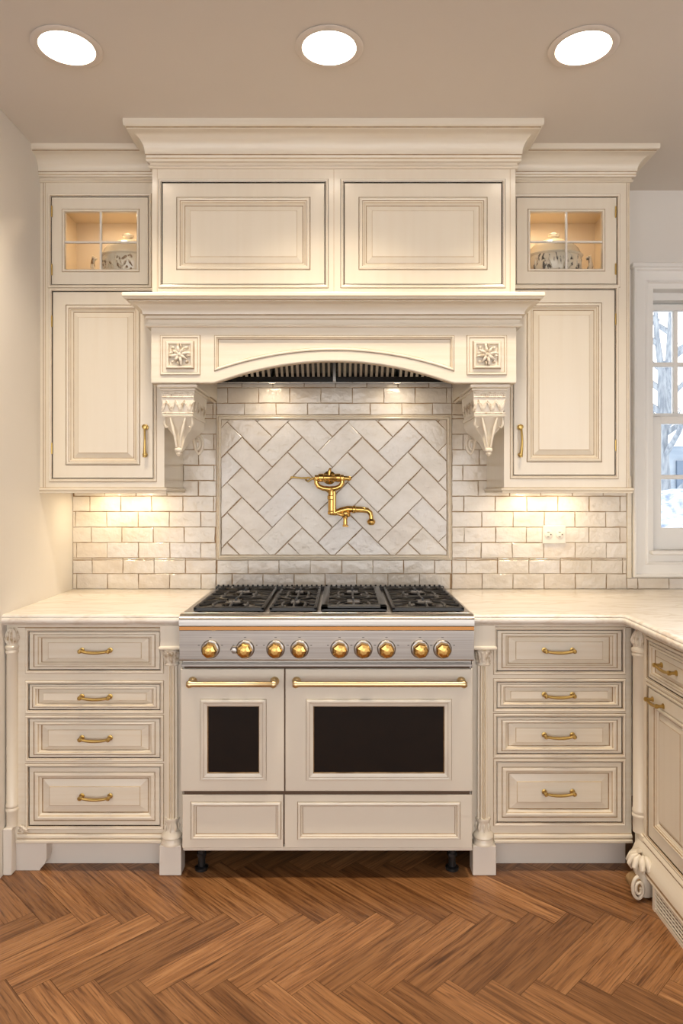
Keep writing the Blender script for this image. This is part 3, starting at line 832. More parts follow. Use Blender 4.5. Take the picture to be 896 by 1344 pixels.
mb = MB(); mb.cbox(WX0 - .02, WX1 + .02, -.045, -.002, WZ0 - .012, WZ0 + .004, .004); mb.cbox(WX[0] - .01, WX[1] + .01, -.042, -.001, WZ[1] - .004, WZ[1] + .016, .004); mb.build('window_sill', WINP, win)
def sash(x0, x1, z0, z1, y, st, rt, rb, vx, hz):
    mb = MB()
    mb.box(x0, x0 + st, y, y + .035, z0, z1); mb.box(x1 - st, x1, y, y + .035, z0, z1)
    mb.box(x0 + st, x1 - st, y, y + .035, z0, z0 + rb); mb.box(x0 + st, x1 - st, y, y + .035, z1 - rt, z1)
    s_ = mb.build('sash', WINP, win, bevel=.003)
    mb = MB()
    for v in vx: mb.box(v - .010, v + .010, y + .006, y + .03, z0 + rb, z1 - rt)
    for h in hz: mb.box(x0 + st, x1 - st, y + .0065, y + .0295, h - .010, h + .010)
    mb.build('muntin', WINP, s_, bevel=.003)
    mb = MB(); mb.box(x0 + st - .004, x1 - st + .004, y + .016, y + .020, z0 + rb - .004, z1 - rt + .004); mb.build('pane', GLASS, s_)
DS = (3.09 + .10) / 914   # sash plane scale
zz = lambda py, y=.10: 1.35 + (645 - py) * (3.09 + y) / 914
xx = lambda px, y=.10: (px - 448) * (3.09 + y) / 914
sash(WX0 + .002, WX1 - .002, zz(551), zz(399), .10, .030, .03, .03, (xx(886) + .005, xx(886) + .26, xx(886) + .51), (zz(478),))
sash(WX0 + .002, WX1 - .002, WZ0 + .0005, zz(546, .06), .06, .062, .035, .10, ((WX0 + WX1) / 2,), (zz(626, .06),))
mb = MB(); mb.box(WX0 + .002, WX1 - .002, .05, .145, zz(398), WZ1 - .0005); mb.box(WX0 + .002, WX1 - .002, .098, .158, WZ0 + .0005, WZ0 + .02); mb.build('head_box', WINP, win, bevel=.003)

# outdoors seen through the window
mb = MB(); mb.add([(-30, .5, -.6), (60, .5, -.6), (60, 60, 1.2), (-30, 60, 1.2), (-30, .5, -.9), (60, .5, -.9), (60, 60, -.9), (-30, 60, -.9)], [(0, 1, 2, 3), (4, 5, 6, 7), (0, 1, 5, 4), (1, 2, 6, 5), (2, 3, 7, 6), (3, 0, 4, 7)])
setp(mb.build('snowy_ground', SNOW), kind='structure')
def tree(x, y, h, seed, label):
    rnd = random.Random(seed); t = thing('bare_tree', label, 'tree', (x, y, -.6), group='bare trees outside the window')
    mb = MB(); br = MB()
    top = Vector((x + rnd.uniform(-.3, .3), y, -.7 + h))
    base = Vector((x, y, -.7)); pts = [base.lerp(top, k / 8) + Vector((rnd.uniform(-.05, .05), 0, 0)) for k in range(9)]
    mb.tube(pts, [h * .03 * (1 - k / 10) for k in range(9)], 10); mb.build('trunk', BARK, t, 60)
    def grow(p, d, L, r, lev):
        q = p + d * L; m_ = p.lerp(q, .5) + Vector((rnd.uniform(-.08, .08), rnd.uniform(-.08, .08), 0)) * L
        br.tube([p, m_, q], [r, r * .8, r * .55], 5)
        if lev:
            for _ in range(3):
                dd = (d + Vector((rnd.uniform(-.7, .7), rnd.uniform(-.7, .7), rnd.uniform(-.1, .6)))).normalized(); grow(p.lerp(q, rnd.uniform(.5, 1)), dd, L * .65, r * .55, lev - 1)
    for k in range(9):
        a = rnd.uniform(0, 2 * PI); f = .3 + .7 * k / 9
        grow(base.lerp(top, f), Vector((math.cos(a), math.sin(a) * .6, .7)).normalized(), h * .2, h * .011, 3)
    br.build('branches', BARK, t, 60)
tree(6.7, 11.2, 6, 1, 'bare tree outside, nearest the window glass')
tree(13.2, 25, 11, 5, 'tall bare tree outside beyond the nearer tree')
hs_ = thing('neighbouring_house', 'pale blue-grey house with a small gable seen through the window', 'house', (8.6, 16, 0))
mb = MB(); mb.box(7.0, 12, 14, 20, -.6, 2.45); mb.build('house_wall', FACADE, hs_)
mb = MB(); mb.prism([(6.9, 2.45), (9.6, 2.45), (8.25, 3.15)], 13.8, 20.2, 'y'); mb.build('roof', SNOW, hs_)
for wx_ in (7.3, 8.2, 9.2, 10.3):
    mb = MB(); mb.box(wx_, wx_ + .35, 13.93, 13.99, .9, 2.1); mb.build('house_window', ROOFM, hs_)
for k, (sx_, sy_, sr) in enumerate(((3.75, 4.8, .80), (5.6, 8.4, .95))):
    rnd = random.Random(k); ph = [rnd.uniform(0, 6) for _ in range(6)]
    mb = MB(); mb.lathe([(sr * math.sin(PI * (i + .5) / 13) * 1.1, sr * (1 - math.cos(PI * (i + .5) / 13))) for i in range(13)], (sx_, sy_, -.5), n=40, wob=lambda a, h: 1 + .12 * math.sin(5 * a + ph[0] + 9 * h) + .08 * math.sin(11 * a + ph[1] - 14 * h))
    setp(mb.build('snowy_shrub', SHRUB, None, 60), ('round snow-covered shrub outside, nearer the window', 'larger round snow-covered shrub outside, further from the window')[k], 'shrub', 'snowy shrubs outside the window')

# ------------------------------------------------------------------ worktops
def counter(name, label, poly, front, x0=None):
    """poly = top outline, front = path of exposed edge (out to right of travel)"""
    t = thing(name, label, 'worktop', (poly[0][0], poly[0][1], .885))
    mb = MB(); zt = .9175; zb = .880
    mb.loft([[(p[0], p[1], zb) for p in poly], [(p[0], p[1], zt) for p in poly]], 0, True, True)
    mb.build('slab', MARBLE, t)
    mb = MB()
    pr = [(0, zt), (.012, zt), (.017, zt - .002), (.020, zt - .006), (.020, zt - .009), (.018, zt - .011)] + [(.018 + .007 * math.sin(a), zt - .011 - .010 * (1 - math.cos(a))) for a in [PI * k / 8 for k in range(9)]] + [(.014, zb + .004), (.010, zb), (0, zb)]
    mb.sweep(front, pr)
    mb.build('edge_profile', MARBLE, t, 40)
yc = -.630
counter('marble_worktop', 'cream veined marble worktop in the corner left of the range', [(XL + .0005, yc), (-.563, yc), (-.563, -.0085), (XL + .0005, -.0085)], [(XL - .02, yc), (-.563, yc)])
XP = 1.010
counter('marble_worktop', 'cream veined marble worktop wrapping round the corner below the window', [(.461, yc), (XP - .02, yc), (XP, yc - .02), (XP, -1.75), (1.68, -1.75), (1.68, yc), (2.9, yc), (2.9, -.0085), (.461, -.0085)],
        [(.461, yc), (XP - .02, yc), (XP, yc - .02), (XP, -1.75), (1.68, -1.75)])

# ------------------------------------------------------------------ base cabinets
YB = -.615
def fluted_column(parent, cx, y, r=.024):
    mb = MB()
    mb.lathe([(r * 1.02, .196), (r, .21), (r * .98, .5), (r * .93, .735)], (cx, y, 0), n=72, flute=.26, nf=12)
    mb.m = [1 if (i % 72) % 6 in (2, 3) and i < 216 else 0 for i in range(len(mb.m))]
    mb.build('fluted_shaft', [CREAMV, GLAZEL], parent, 50)
    mb = MB()
    mb.lathe([(r * 1.02, .735), (r * 1.12, .739), (r * 1.02, .744), (r * .95, .747), (r * 1.0, .76), (r * 1.25, .785), (r * 1.32, .792)], (cx, y, 0), n=40)
    for k in range(14):
        a = 2 * PI * k / 14; c_, s_ = math.cos(a), math.sin(a)
        mb.tube([(cx + c_ * r * 1.0, y + s_ * r, .748), (cx + c_ * r * 1.12, y + s_ * r * 1.12, .768), (cx + c_ * r * 1.3, y + s_ * r * 1.3, .784), (cx + c_ * r * 1.42, y + s_ * r * 1.42, .780)], [.003, .0042, .0036, .0015], 6)
    mb.build('capital', LEAFM, parent, 50)
    mb = MB()
    mb.lathe([(r * 1.08, .196), (r * 1.14, .190), (r * 1.0, .185), (r * .9, .175), (r * .9, .155), (r * 1.15, .146), (r * 1.5, .138), (r * 1.55, .130), (r * 1.3, .124), (r * 1.35, .120), (r * 1.55, .114), (r * 1.55, .104)], (cx, y, 0), n=40)
    for k in range(8):
        a = 2 * PI * k / 8; c_, s_ = math.cos(a), math.sin(a)
        mb.tube([(cx + c_ * r * .9, y + s_ * r * .9, .180), (cx + c_ * r * 1.06, y + s_ * r * 1.06, .165), (cx + c_ * r * 1.0, y + s_ * r, .150)], [.002, .005, .002], 6)
    mb.build('column_base', LEAFM if False else CREAMV, parent, 50)

def plain_column(parent, cx, y, r=.022, zt=.865, zb=.165, local=False):
    mb = MB()
    P = [(r, zb), (r, zb + .05), (r * 1.15, zb + .055), (r * 1.15, zb + .062), (r, zb + .066), (r * 1.12, zb + .071), (r * 1.12, zb + .078), (r, zb + .083), (r, .775), (r * 1.15, .779), (r * 1.2, .785), (r * 1.05, .790), (r * 1.25, .795), (r * 1.25, .803), (r * 1.0, .808), (r * .85, .812), (r * 1.1, .83), (r * .95, .85), (r * .6, zt)]
    mb.lathe(P, (cx, y, 0), n=32)
    mb.build('turned_column', CREAMV, parent, 40, local=local)
    mb = MB()
    for k in range(10):
        a = 2 * PI * k / 10; c_, s_ = math.cos(a), math.sin(a)
        mb.tube([(cx + c_ * r * .85, y + s_ * r * .85, .812), (cx + c_ * r * 1.15, y + s_ * r * 1.15, .83), (cx + c_ * r * .9, y + s_ * r * .9, .852), (cx + c_ * r * .5, y + s_ * r * .5, .868)], [.003, .0055, .004, .0015], 6)
    mb.build('acanthus_cap', LEAFM, parent, 50, local=local)

def base_cab(label, X0, X1, XA, XB, dx, dz, hx, side):
    """X0..X1 drawer cabinet, XA..XB pilaster"""
    lo, hi = min(X0, XA), max(X1, XB)
    t = thing('base_cabinet', label, 'cabinet', ((X0 + X1) / 2, -.3, 0))
    mb = MB()
    mb.box(lo, hi, YB + .024, -.012, .10, .878); mb.build('carcass', [CREAMV, DARKIN], t)
    mb = MB(); mb.box(dx[0] - .01, dx[1] + .01, YB + .0205, YB + .0235, .13, .865); mb.build('drawer_gap_backing', DARKIN, t)
    mb = MB()
    face_frame(mb, X0, X1, .128, .878, YB, [(dx[0], dx[1], a, b) for a, b in dz])
    mb.box(X0, X1, YB - .001, YB + .001, .866, .868, 1)
    mb.build('face_frame', [CREAM, GLAZE], t)
    mb = MB(); mb.sweep([(X0, YB), (X1, YB)], [(-.02, .136, 0), (.002, .136, 1), (.004, .134, 0), (.008, .130, 0), (.009, .124, 0), (.006, .119, 1), (.006, .117, 0), (.012, .114, 0), (.012, .107, 0), (.008, .103, 0), (-.02, .103, 0)])
    mb.build('base_moulding', CM, t)
    for i, (a, b) in enumerate(dz):
        kx, kz = [(1.45, 1.55), (1.4, .85), (1.05, .68), (1.4, .85)][[3, 2, 1, 0].index(i) if False else {3: 0, 2: 1, 1: 2, 0: 3}[i]] if False else {0: (1.45, .85), 1: (1.05, .68), 2: (1.45, .85), 3: (1.55, 1.5)}[i]
        drawer(t, dx[0], dx[1], a, b, YB, kx, kz, hx, (a + b) / 2 + .002)
    # pilaster beside the range
    mb = MB(); yp = -.640; xc = (XA + XB) / 2
    mb.cbox(XA, XB, yp, YB + .02, .797, .879, .0015); mb.sweep([(XA, YB), (XA, yp), (XB, yp), (XB, YB)], [(0, .806, 0), (.004, .803, 0), (.006, .798, 0), (.004, .793, 1), (0, .791, 0)])
    mb.box(XA, XB, YB, YB + .02, .10, .797)
    mb.build('pilaster_block', [CREAMV, GLAZE], t)
    fluted_column(t, xc, YB - .002)
    mb = MB(); mb.cbox(XA - .002, XB + .002, yp - .004, YB + .03, 0.0005, .104, .002); mb.build('plinth_block', KICK, t)
    mb = MB(); mb.box(X0 if side < 0 else XB + .002, X1 if side > 0 else XA - .002, -.562, -.545, 0.0005, .104); mb.build('toe_kick', KICK, t)
    return t
zy = lambda py: 1.35 + (645 - py) * 2.475 / 914
xp = lambda px: (px - 448) * 2.475 / 914
dzL = [(zy(879.5), zy(828.5)), (zy(932), zy(897.5)), (zy(995), zy(943)), (zy(1084), zy(1006.5))]
dzR = [(zy(881), zy(827)), (zy(929.6), zy(895)), (zy(989.7), zy(940.6)), (zy(1079.6), zy(1000))]
bl = base_cab('cream base cabinet with four drawers between the left wall and the range', -1.150, -.638, -.638, -.565, (xp(37.5), xp(210.5)), dzL, xp(126), -1)
br_ = base_cab('cream base cabinet with four drawers right of the range', .541, 1.030, .463, .541, (xp(651.5), xp(816.5)), dzR, xp(732.5), 1)
# left end: turned column, foot
mb = MB(); mb.box(XL + .0005, -1.150, YB, YB + .02, .10, .878); mb.build('end_stile', CREAMV, bl)
plain_column(bl, -1.168, YB - .004, .019)
mb = MB(); mb.prism([(XL + .001, 0.0005), (-1.075, 0.0005), (-1.07, .01), (-1.055, .025), (-1.05, .045), (-1.05, .104), (XL + .001, .104)], YB + .005, -.545, 'y'); mb.cbox(XL + .001, -1.158, YB - .03, YB + .01, .0005, .165, .003); mb.build('bracket_foot', KICK, bl)
mb = MB()
for k in range(6):
    a = -.4 + k * .35
    mb.tube([(-1.14, YB - .004, .150), (-1.14 + .022 * math.cos(a), YB - .014, .150 + .018 * math.sin(a)), (-1.14 + .030 * math.cos(a), YB - .010, .146 + .024 * math.sin(a))], [.003, .0045, .0015], 6)
mb.lathe([(.007, 0), (.006, .006), (.001, .010)], (-1.138, YB - .006, .150), 'y', 12)
mb.build('carved_leaf', LEAFM, bl, 50)

# peninsula
pen = thing('peninsula_cabinet', 'cream cabinet run with scroll foot and toe grille turning towards the viewer below the window', 'cabinet', (1.040, -.650, 0), -PI / 2)
bays = [(.075, .375), (.435, .735), (.795, 1.055)]
dw = (.719, .846); dr = (.180, .690)
mb = MB(); mb.box(.0, 1.08, .024, .60, .10, .878); mb.build('carcass', CREAMV, pen, local=True)
mb = MB(); mb.box(.05, 1.07, .0205, .0235, .15, .86); mb.build('gap_backing', DARKIN, pen, local=True)
mb = MB(); ops = [(a, b, *z_) for a, b in bays for z_ in (dw, dr)]
face_frame(mb, .0, 1.08, .165, .878, 0, ops); mb.build('face_frame', [CREAMV, GLAZE], pen, local=True)
for i, (a, b) in enumerate(bays):
    drawer(pen, a, b, *dw, 0, 1.2, .85, (a + b) / 2, .785, local=True)
    mb = MB(); g = .003; mb.rings(a + g, b - g, dr[0] + g, dr[1] - g, 0, DOORP, .85, .95)
    d = mb.build('door', [CREAMV, GLAZE, GLAZEL], pen, local=True)
    bow_pull('handle', d, a + .075, .655, .001, L=.085, local=True)
mb = MB(); mb.box(.0, .06, -.012, .03, .10, .17); mb.sweep([(.02, 0), (1.08, 0)], [(-.02, .172, 0), (.003, .172, 1), (.005, .169, 0), (.010, .164, 0), (.012, .158, 0), (.009, .153, 1), (.010, .151, 0), (.015, .143, 0), (.022, .130, 0), (.030, .112, 0), (.036, .094, 1), (.036, .086, 0), (.038, .080, 0), (.034, .072, 0), (-.02, .072, 0)])
mb.build('base_moulding', CM, pen, 30, local=True)
plain_column(pen, .018, -.004, .022, zb=.168, local=True)
# foot: shoulder leaf, body, volute facing the viewer
mb = MB()
mb.lathe([(.020, .0), (.034, .006), (.040, .03), (.038, .06), (.032, .085), (.034, .10)], (.105, -.028, .0005), n=28, sx=1.0, sy=.9)
mb.build('foot', CREAMV, pen, 50, local=True)
mb = MB()
for k in range(7):
    a = PI + k * PI / 6
    c_, s_ = math.cos(a), math.sin(a)
    mb.tube([(.105 + c_ * .020, -.028 + s_ * .018, .134), (.105 + c_ * .038, -.028 + s_ * .036, .126), (.105 + c_ * .050, -.028 + s_ * .046, .104), (.105 + c_ * .042, -.028 + s_ * .040, .088)], [.006, .011, .010, .004], 8)
mb.build('foot_leaf', CREAMV, pen, 50, local=True)
mb = MB(); pts = []
for i in range(60):
    t_ = i / 59; a = PI / 2 - t_ * 2 * PI * 1.9; r = .034 * (1 - .8 * t_)
    pts.append((.150 + .006 * t_, -.064 - r * .62 * math.cos(a) * 1.0, .044 + r * 1.15 * math.sin(a)))
mb.tube(pts, [.0062 * (1 - .3 * i / 59) for i in range(60)], 8)
mb.tube([(.10, -.06, .05), (.152, -.064, .044)], [.026, .018], 16, m=1)
mb.build('volute', [CREAMV, GLAZE], pen, 50, local=True)
# grille
mb = MB(); mb.box(.20, 1.08, -.034, -.026, .0005, .012); mb.box(.20, 1.08, -.034, -.026, .066, .074)
for i in range(4): mb.tube([(.20, -.031, .021 + i * .0115), (1.08, -.031, .021 + i * .0115)], .0028, 6)
for i in range(44): mb.tube([(.205 + i * .02, -.027, .010), (.205 + i * .02, -.027, .068)], .0022, 6)
mb.box(.19, .205, -.036, .02, .0005, .074)
mb.box(.20, 1.08, -.018, -.010, .0005, .072, 1)
g_ = mb.build('toe_grille', [CREAM, DARKIN], pen, local=True)
mb = MB(); mb.box(0, .19, .05, .066, .0005, .10); mb.build('toe_kick', KICK, pen, local=True)

# ------------------------------------------------------------------ range cooker
rg = thing('range_cooker', 'wide cream and steel range cooker with brass knobs and two oven doors', 'range cooker', (-.051, -.35, 0))
RX0_, RX1_ = -.5585, .4565; YR = -.668
mb = MB(); mb.box(RX0_ + .002, RX1_ - .002, YR + .022, -.06, .112, .86); mb.box(RX0_ + .01, RX1_ - .01, YR + .006, YR + .022, .12, .745, 1)
mb.build('body', [STEEL, DARKIN], rg)
# control panel with bullnose
mb = MB(); prof = [(YR + .03, .925), (-.668, .925)]
prof += [(-.668 - .030 * math.sin(a), .905 + .020 * math.cos(a)) for a in [PI / 2 * k / 8 for k in range(1, 9)]] + [(-.698, .888), (-.692, .884)]
prof2 = [(-.692, .884), (-.692, .872)]  # strip below the bullnose, coloured as a brown reflection
prof3 = [(-.692, .872), (-.690, .870), (-.688, .770), (-.684, .765), (YR + .03, .765)]
for m_, pr in ((0, prof), (1, prof2), (0, prof3)):
    for a, b in zip(pr[:-1], pr[1:]): mb.add([(RX0_, a[0], a[1]), (RX1_, a[0], a[1]), (RX1_, b[0], b[1]), (RX0_, b[0], b[1])], [(0, 1, 2, 3)], m_)
allp = prof + prof2[1:] + prof3[1:]
for x in (RX0_, RX1_): mb.add([(x, a, b) for a, b in allp], [tuple(range(len(allp)))], 0)
mb.build('control_panel', [STEEL, REFLECT], rg, 30)
mb = MB(); mb.box(RX0_ + .003, RX1_ - .003, YR - .010, YR + .02, .744, .750); mb.build('vent_strip', [STEEL], rg)
# cooktop
mb = MB(); mb.cbox(RX0_, RX1_, YR + .012, -.075, .900, .9255, .003); mb.build('cooktop', STEEL, rg)
mb = MB(); mb.cbox(-.54, .44, -.105, -.076, .9255, .943, .002)
for i in range(46): mb.box(-.53 + i * .021, -.522 + i * .021, -.112, -.106, .928, .951)
mb.build('rear_vent_trim', [IRON], rg)
knx = [276, 321.5, 361.5, 393, 445.5, 476.5, 507, 551, 580.5]
SK = 2.40 / 914
for i, k in enumerate(knx):
    cx = (k - 448) * SK; cz = 1.35 + (645 - 852) * SK; y = -.689
    mb = MB(); mb.lathe([(.031, 0), (.032, .003), (.030, .007), (.0285, .008)], (cx, y, cz), 'y', 32, m=0)
    kb = mb.build('knob', STEEL, rg, 40)
    mb = MB(); mb.lathe([(.027, .008), (.0275, .018), (.026, .030), (.022, .037), (.012, .040), (.001, .0405)], (cx, y, cz), 'y', 7)
    mb.build('brass_grip', BRASS, kb)
    mb = MB()
    for q in (-1, 1):
        mb.box(cx + q * .040 - .003, cx + q * .040 + .003, y - .0008, y + .001, cz + .012, cz + .014)
    mb.box(cx - .004, cx + .004, y - .0008, y + .001, cz + .039, cz + .041)
    mb.build('dial_marking', IRON, kb)
cx = (308 - 448) * SK; mb = MB(); mb.lathe([(.015, 0), (.015, .006), (.012, .010), (.010, .022), (.002, .023)], (cx, -.689, .806), 'y', 6); mb.build('small_switch', STEEL, rg)
# oven doors
SD = 2.422 / 914
X_ = lambda px: (px - 448) * SD
Z_ = lambda py: 1.35 + (645 - py) * SD
def oven_door(x0, x1, z0, z1, gx0, gx1, gz0, gz1, hx0, hx1):
    mb = MB(); y = YR
    O = lambda o: [(x0, y - o, z0), (x1, y - o, z0), (x1, y - o, z1), (x0, y - o, z1)]
    I = lambda a, o: [(gx0 - a, y - o, gz0 - a), (gx1 + a, y - o, gz0 - a), (gx1 + a, y - o, gz1 + a), (gx0 - a, y - o, gz1 + a)]
    mb.loft([O(-.02), O(-.002)]); c = .002
    mb.loft([O(-.002), [(x0 + c, y, z0 + c), (x1 - c, y, z0 + c), (x1 - c, y, z1 - c), (x0 + c, y, z1 - c)]])
    mb.loft([[(x0 + c, y, z0 + c), (x1 - c, y, z0 + c), (x1 - c, y, z1 - c), (x0 + c, y, z1 - c)], I(.028, 0)])
    for (a, o, m1), (b, p, _) in zip([(.028, 0, 1), (.027, -.001, 0), (.026, .006, 0), (.020, .008, 0), (.015, .006, 1), (.014, .005, 0), (.009, .003, 0), (.003, .001, 1), (0, -.004, 0)][:-1], [(.027, -.001, 1), (.026, .006, 0), (.020, .008, 0), (.015, .006, 1), (.014, .005, 0), (.009, .003, 0), (.003, .001, 0), (0, -.004, 0)]):
        mb.loft([I(a, o), I(b, p)], m1)
    d = mb.build('oven_door', [CREAMR, GLAZE, GLAZEL], rg)
    mb = MB(); mb.box(gx0 - .001, gx1 + .001, y + .004, y + .010, gz0 - .001, gz1 + .001); mb.build('oven_window', GLASSD, d)
    # handle
    mb = MB(); yb = -.722; zh = .694
    n = 15; L = hx1 - hx0
    mb.tube([(hx0 + .004, yb, zh), (hx0 + .012, yb, zh), (hx0 + .018, yb, zh), (hx0 + .024, yb, zh), (hx1 - .024, yb, zh), (hx1 - .018, yb, zh), (hx1 - .012, yb, zh), (hx1 - .004, yb, zh)], [.009, .0135, .0125, .0095, .0095, .0125, .0135, .009], 16)
    for hx in (hx0 + .014, hx1 - .014):
        mb.tube([(hx, y, zh - .004), (hx, y - .006, zh - .004), (hx, y - .010, zh - .002), (hx, yb, zh)], [.016, .015, .008, .009], 14)
    mb.build('handle', HBRASS, d, 40)
oven_door(X_(237), X_(372.6), Z_(1038.5), Z_(878), X_(273), X_(339), Z_(1014), Z_(928), -.531, -.218)
oven_door(X_(374.4), X_(620), Z_(1038.5), Z_(878), X_(412), X_(582), Z_(1014), Z_(928), -.170, .430)
# lower drawers
for a, b, c, d_ in ((239, 371.5, 250, 369), (373.4, 619.5, 390, 604)):
    mb = MB(); x0, x1, z0, z1 = X_(a), X_(b), Z_(1113), Z_(1043.5); y = YR
    O = lambda s_, o: [(x0 + s_, y - o, z0 + s_), (x1 - s_, y - o, z0 + s_), (x1 - s_, y - o, z1 - s_), (x0 + s_, y - o, z1 - s_)]
    p0, p1, q0, q1 = X_(c), X_(d_), Z_(1102), Z_(1052)
    I = lambda a_, o: [(p0 + a_, y - o, q0 + a_), (p1 - a_, y - o, q0 + a_), (p1 - a_, y - o, q1 - a_), (p0 + a_, y - o, q1 - a_)]
    mb.loft([O(0, -.02), O(0, -.002), O(.002, 0), I(0, 0)])
    PR = [(0, 0, 1), (.0014, -.001, 0), (.003, .006, 0), (.008, .0075, 0), (.012, .005, 1), (.0135, .003, 0), (.018, -.001, 1), (.0195, -.004, 0)]
    for (a_, o, m1), (b_, p, _) in zip(PR[:-1], PR[1:]): mb.loft([I(a_, o), I(b_, p)], m1)
    mb.add(I(.0195, -.004), [(0, 1, 2, 3)], 0)
    mb.build('warming_drawer', [CREAMR, GLAZE], rg)
mb = MB(); mb.cbox(X_(240), X_(620), YR + .004, YR + .03, .098, .1115, .002); mb.build('bottom_rail', CREAMR, rg)
mb = MB(); mb.box(RX0_ + .02, RX1_ - .02, YR + .045, -.1, .095, .1115); mb.build('underside_pan', BLACKE, rg)
for lx in (-.50, .395):
    for ly in (-.60, -.14):
        mb = MB(); mb.tube([(lx, ly, .0005), (lx, ly, .010), (lx, ly, .014), (lx, ly, .095)], [.024, .024, .013, .013], 14); mb.tube([(lx, ly, .05), (lx, ly, .06)], .018, 6); mb.build('leg', IRON, rg, 40)
# burners and grates
def grate(x0, x1, framed=False):
    y0, y1, zt, zb = -.640, -.125, .946, .927; r = .0055
    mb = MB()
    mb.cbox(x0, x1, y0, y0 + .014, zb, zt - .003, .003); mb.cbox(x0, x1, y1 - .012, y1, zb, zt - .003, .003)
    mb.cbox(x0, x0 + .012, y0, y1, zb + .004, zt - .002, .003); mb.cbox(x1 - .012, x1, y0, y1, zb + .004, zt - .002, .003)
    ym = (y0 + y1) / 2; mb.cbox(x0, x1, ym - .006, ym + .006, zb + .006, zt - .001, .003)
    if framed:
        for a, b, c, d_ in ((x0, x1, y0, y0 + .035), (x0, x0 + .025, y0, y1), (x1 - .025, x1, y0, y1)): mb.cbox(a, b, c, d_, zt - .012, zt + .001, .002)
    xm = (x0 + x1) / 2; hw = (x1 - x0) / 2
    for yc_ in ((y0 + ym) / 2, (ym + y1) / 2):
        hh = (ym - y0) / 2
        for sx in (-1, 1):
            for sy in (-1, 1):
                pts = [(xm + sx * hw * .95, yc_ + sy * hh * .55, zt - .006), (xm + sx * hw * .70, yc_ + sy * hh * .62, zt - .002), (xm + sx * hw * .45, yc_ + sy * hh * .35, zt), (xm + sx * hw * .22, yc_ + sy * hh * .16, zt + .001)]
                mb.tube(pts, [r, r, r * .9, r * .7], 8)
                pts = [(xm + sx * hw * .45, yc_ + sy * hh * .95, zt - .006), (xm + sx * hw * .50, yc_ + sy * hh * .72, zt - .001), (xm + sx * hw * .45, yc_ + sy * hh * .36, zt)]
                mb.tube(pts, [r, r, r * .8], 8)
            mb.tube([(xm + sx * hw * .95, yc_, zt - .006), (xm + sx * hw * .3, yc_, zt)], r * .8, 8)
        for sy in (-1, 1): mb.tube([(xm, yc_ + sy * hh * .95, zt - .006), (xm, yc_ + sy * hh * .3, zt)], r * .8, 8)
    for fx_ in (x0 + .02, x1 - .02):
        for fy_ in (y0 + .01, y1 - .01): mb.tube([(fx_, fy_, .9256), (fx_, fy_, .935)], .006, 8)
    mb.build('grate', IRON, rg, 40)
    for yc_ in ((y0 + ym) / 2, (ym + y1) / 2):
        mb = MB(); mb.lathe([(.045, 0), (.045, .004), (.034, .006), (.034, .011), (.038, .012), (.038, .015), (.030, .018), (.001, .0185)], (xm, yc_, .9256), n=28); mb.build('burner', [BRASSA if False else BLACKE], rg, 40)
grate(-.521, -.272); grate(-.254, -.086); grate(-.072, .160, True); grate(.178, .432)

# ------------------------------------------------------------------ pot filler
pf = thing('pot_filler', 'brass swing-arm pot filler tap mounted on the herringbone tile', 'tap', (-.05, -.01, 1.40))
def W(px, py, y): D = 3.09 + y; return ((px - 448) * D / 914, y, 1.35 + (645 - py) * D / 914)
mb = MB(); c = W(432, 627, -.011)
mb.lathe([(.030, 0), (.030, .004), (.022, .008), (.012, .012), (.012, .055), (.016, .058), (.016, .066), (.010, .070)], (c[0], -.011, c[2]), 'y', 28)
mb.build('wall_flange', BRASS, pf, 40)
mb = MB(); yb = -.085
mb.tube([W(413, 627, yb), W(417, 627, yb), W(418, 627, yb), W(424, 627, yb), W(425, 627, yb), W(438, 627, yb), W(440, 627, yb), W(446, 627, yb), W(447, 627, yb), W(451, 627, yb)], [.012, .012, .018, .018, .0135, .0135, .018, .018, .013, .013], 16)
mb.tube([W(451, 627.5, yb), W(452, 627.5, yb), W(459, 628, yb), W(461, 628, yb)], [.009, .010, .010, .006], 12)
mb.build('upper_valve', BRASS, pf, 40)
mb = MB(); mb.tube([W(432, 626, yb), W(432, 621, yb), W(432.5, 618, yb), W(433, 614, yb)], [.007, .006, .008, .003], 12)
for a in range(4):
    pass
mb.build('finial', BRASS, pf, 40)
mb = MB(); mb.tube([W(413, 627, yb), W(408, 629, yb), W(404, 632, yb), W(401, 630, yb), W(403, 627, yb), W(407, 627, yb)], .0045, 10)
mb.tube([W(403, 627.5, yb), W(396, 627.5, yb), W(386, 626.5, yb), W(382, 626.5, yb), W(381.5, 629, yb)], [.005, .0042, .0042, .005, .004], 10)
mb.build('lever', BRASSA, pf, 40)
mb = MB(); U = [W(415, 629, yb), W(415, 634, yb), W(418, 638.5, yb), W(424, 641, yb), W(432, 642, yb), W(440, 641, yb), W(446, 638.5, yb), W(449, 634, yb), W(449, 629, yb)]
mb.tube(U, [.010, .010, .0105, .011, .012, .011, .0105, .010, .010], 14)
for q in (U[0], U[-1]): mb.lathe([(.011, -.006), (.013, -.002), (.013, .006), (.010, .010)], q, n=16)
mb.build('yoke', BRASS, pf, 40)
mb = MB()
mb.tube([W(435, 641, yb), W(435, 645, yb), W(435, 650, yb), W(435, 651, yb), W(435, 655, yb), W(435, 656, yb), W(435, 675, yb)], [.012, .015, .015, .0185, .0185, .015, .015], 16)
mb.tube([W(438.5, 645, yb - .012), W(438.5, 672, yb - .012)], .008, 12)
mb.lathe([(.015, -.008), (.017, -.004), (.017, .006), (.013, .012)], W(435, 673, yb), n=18)
mb.build('down_tube', BRASS, pf, 40)
mb = MB()
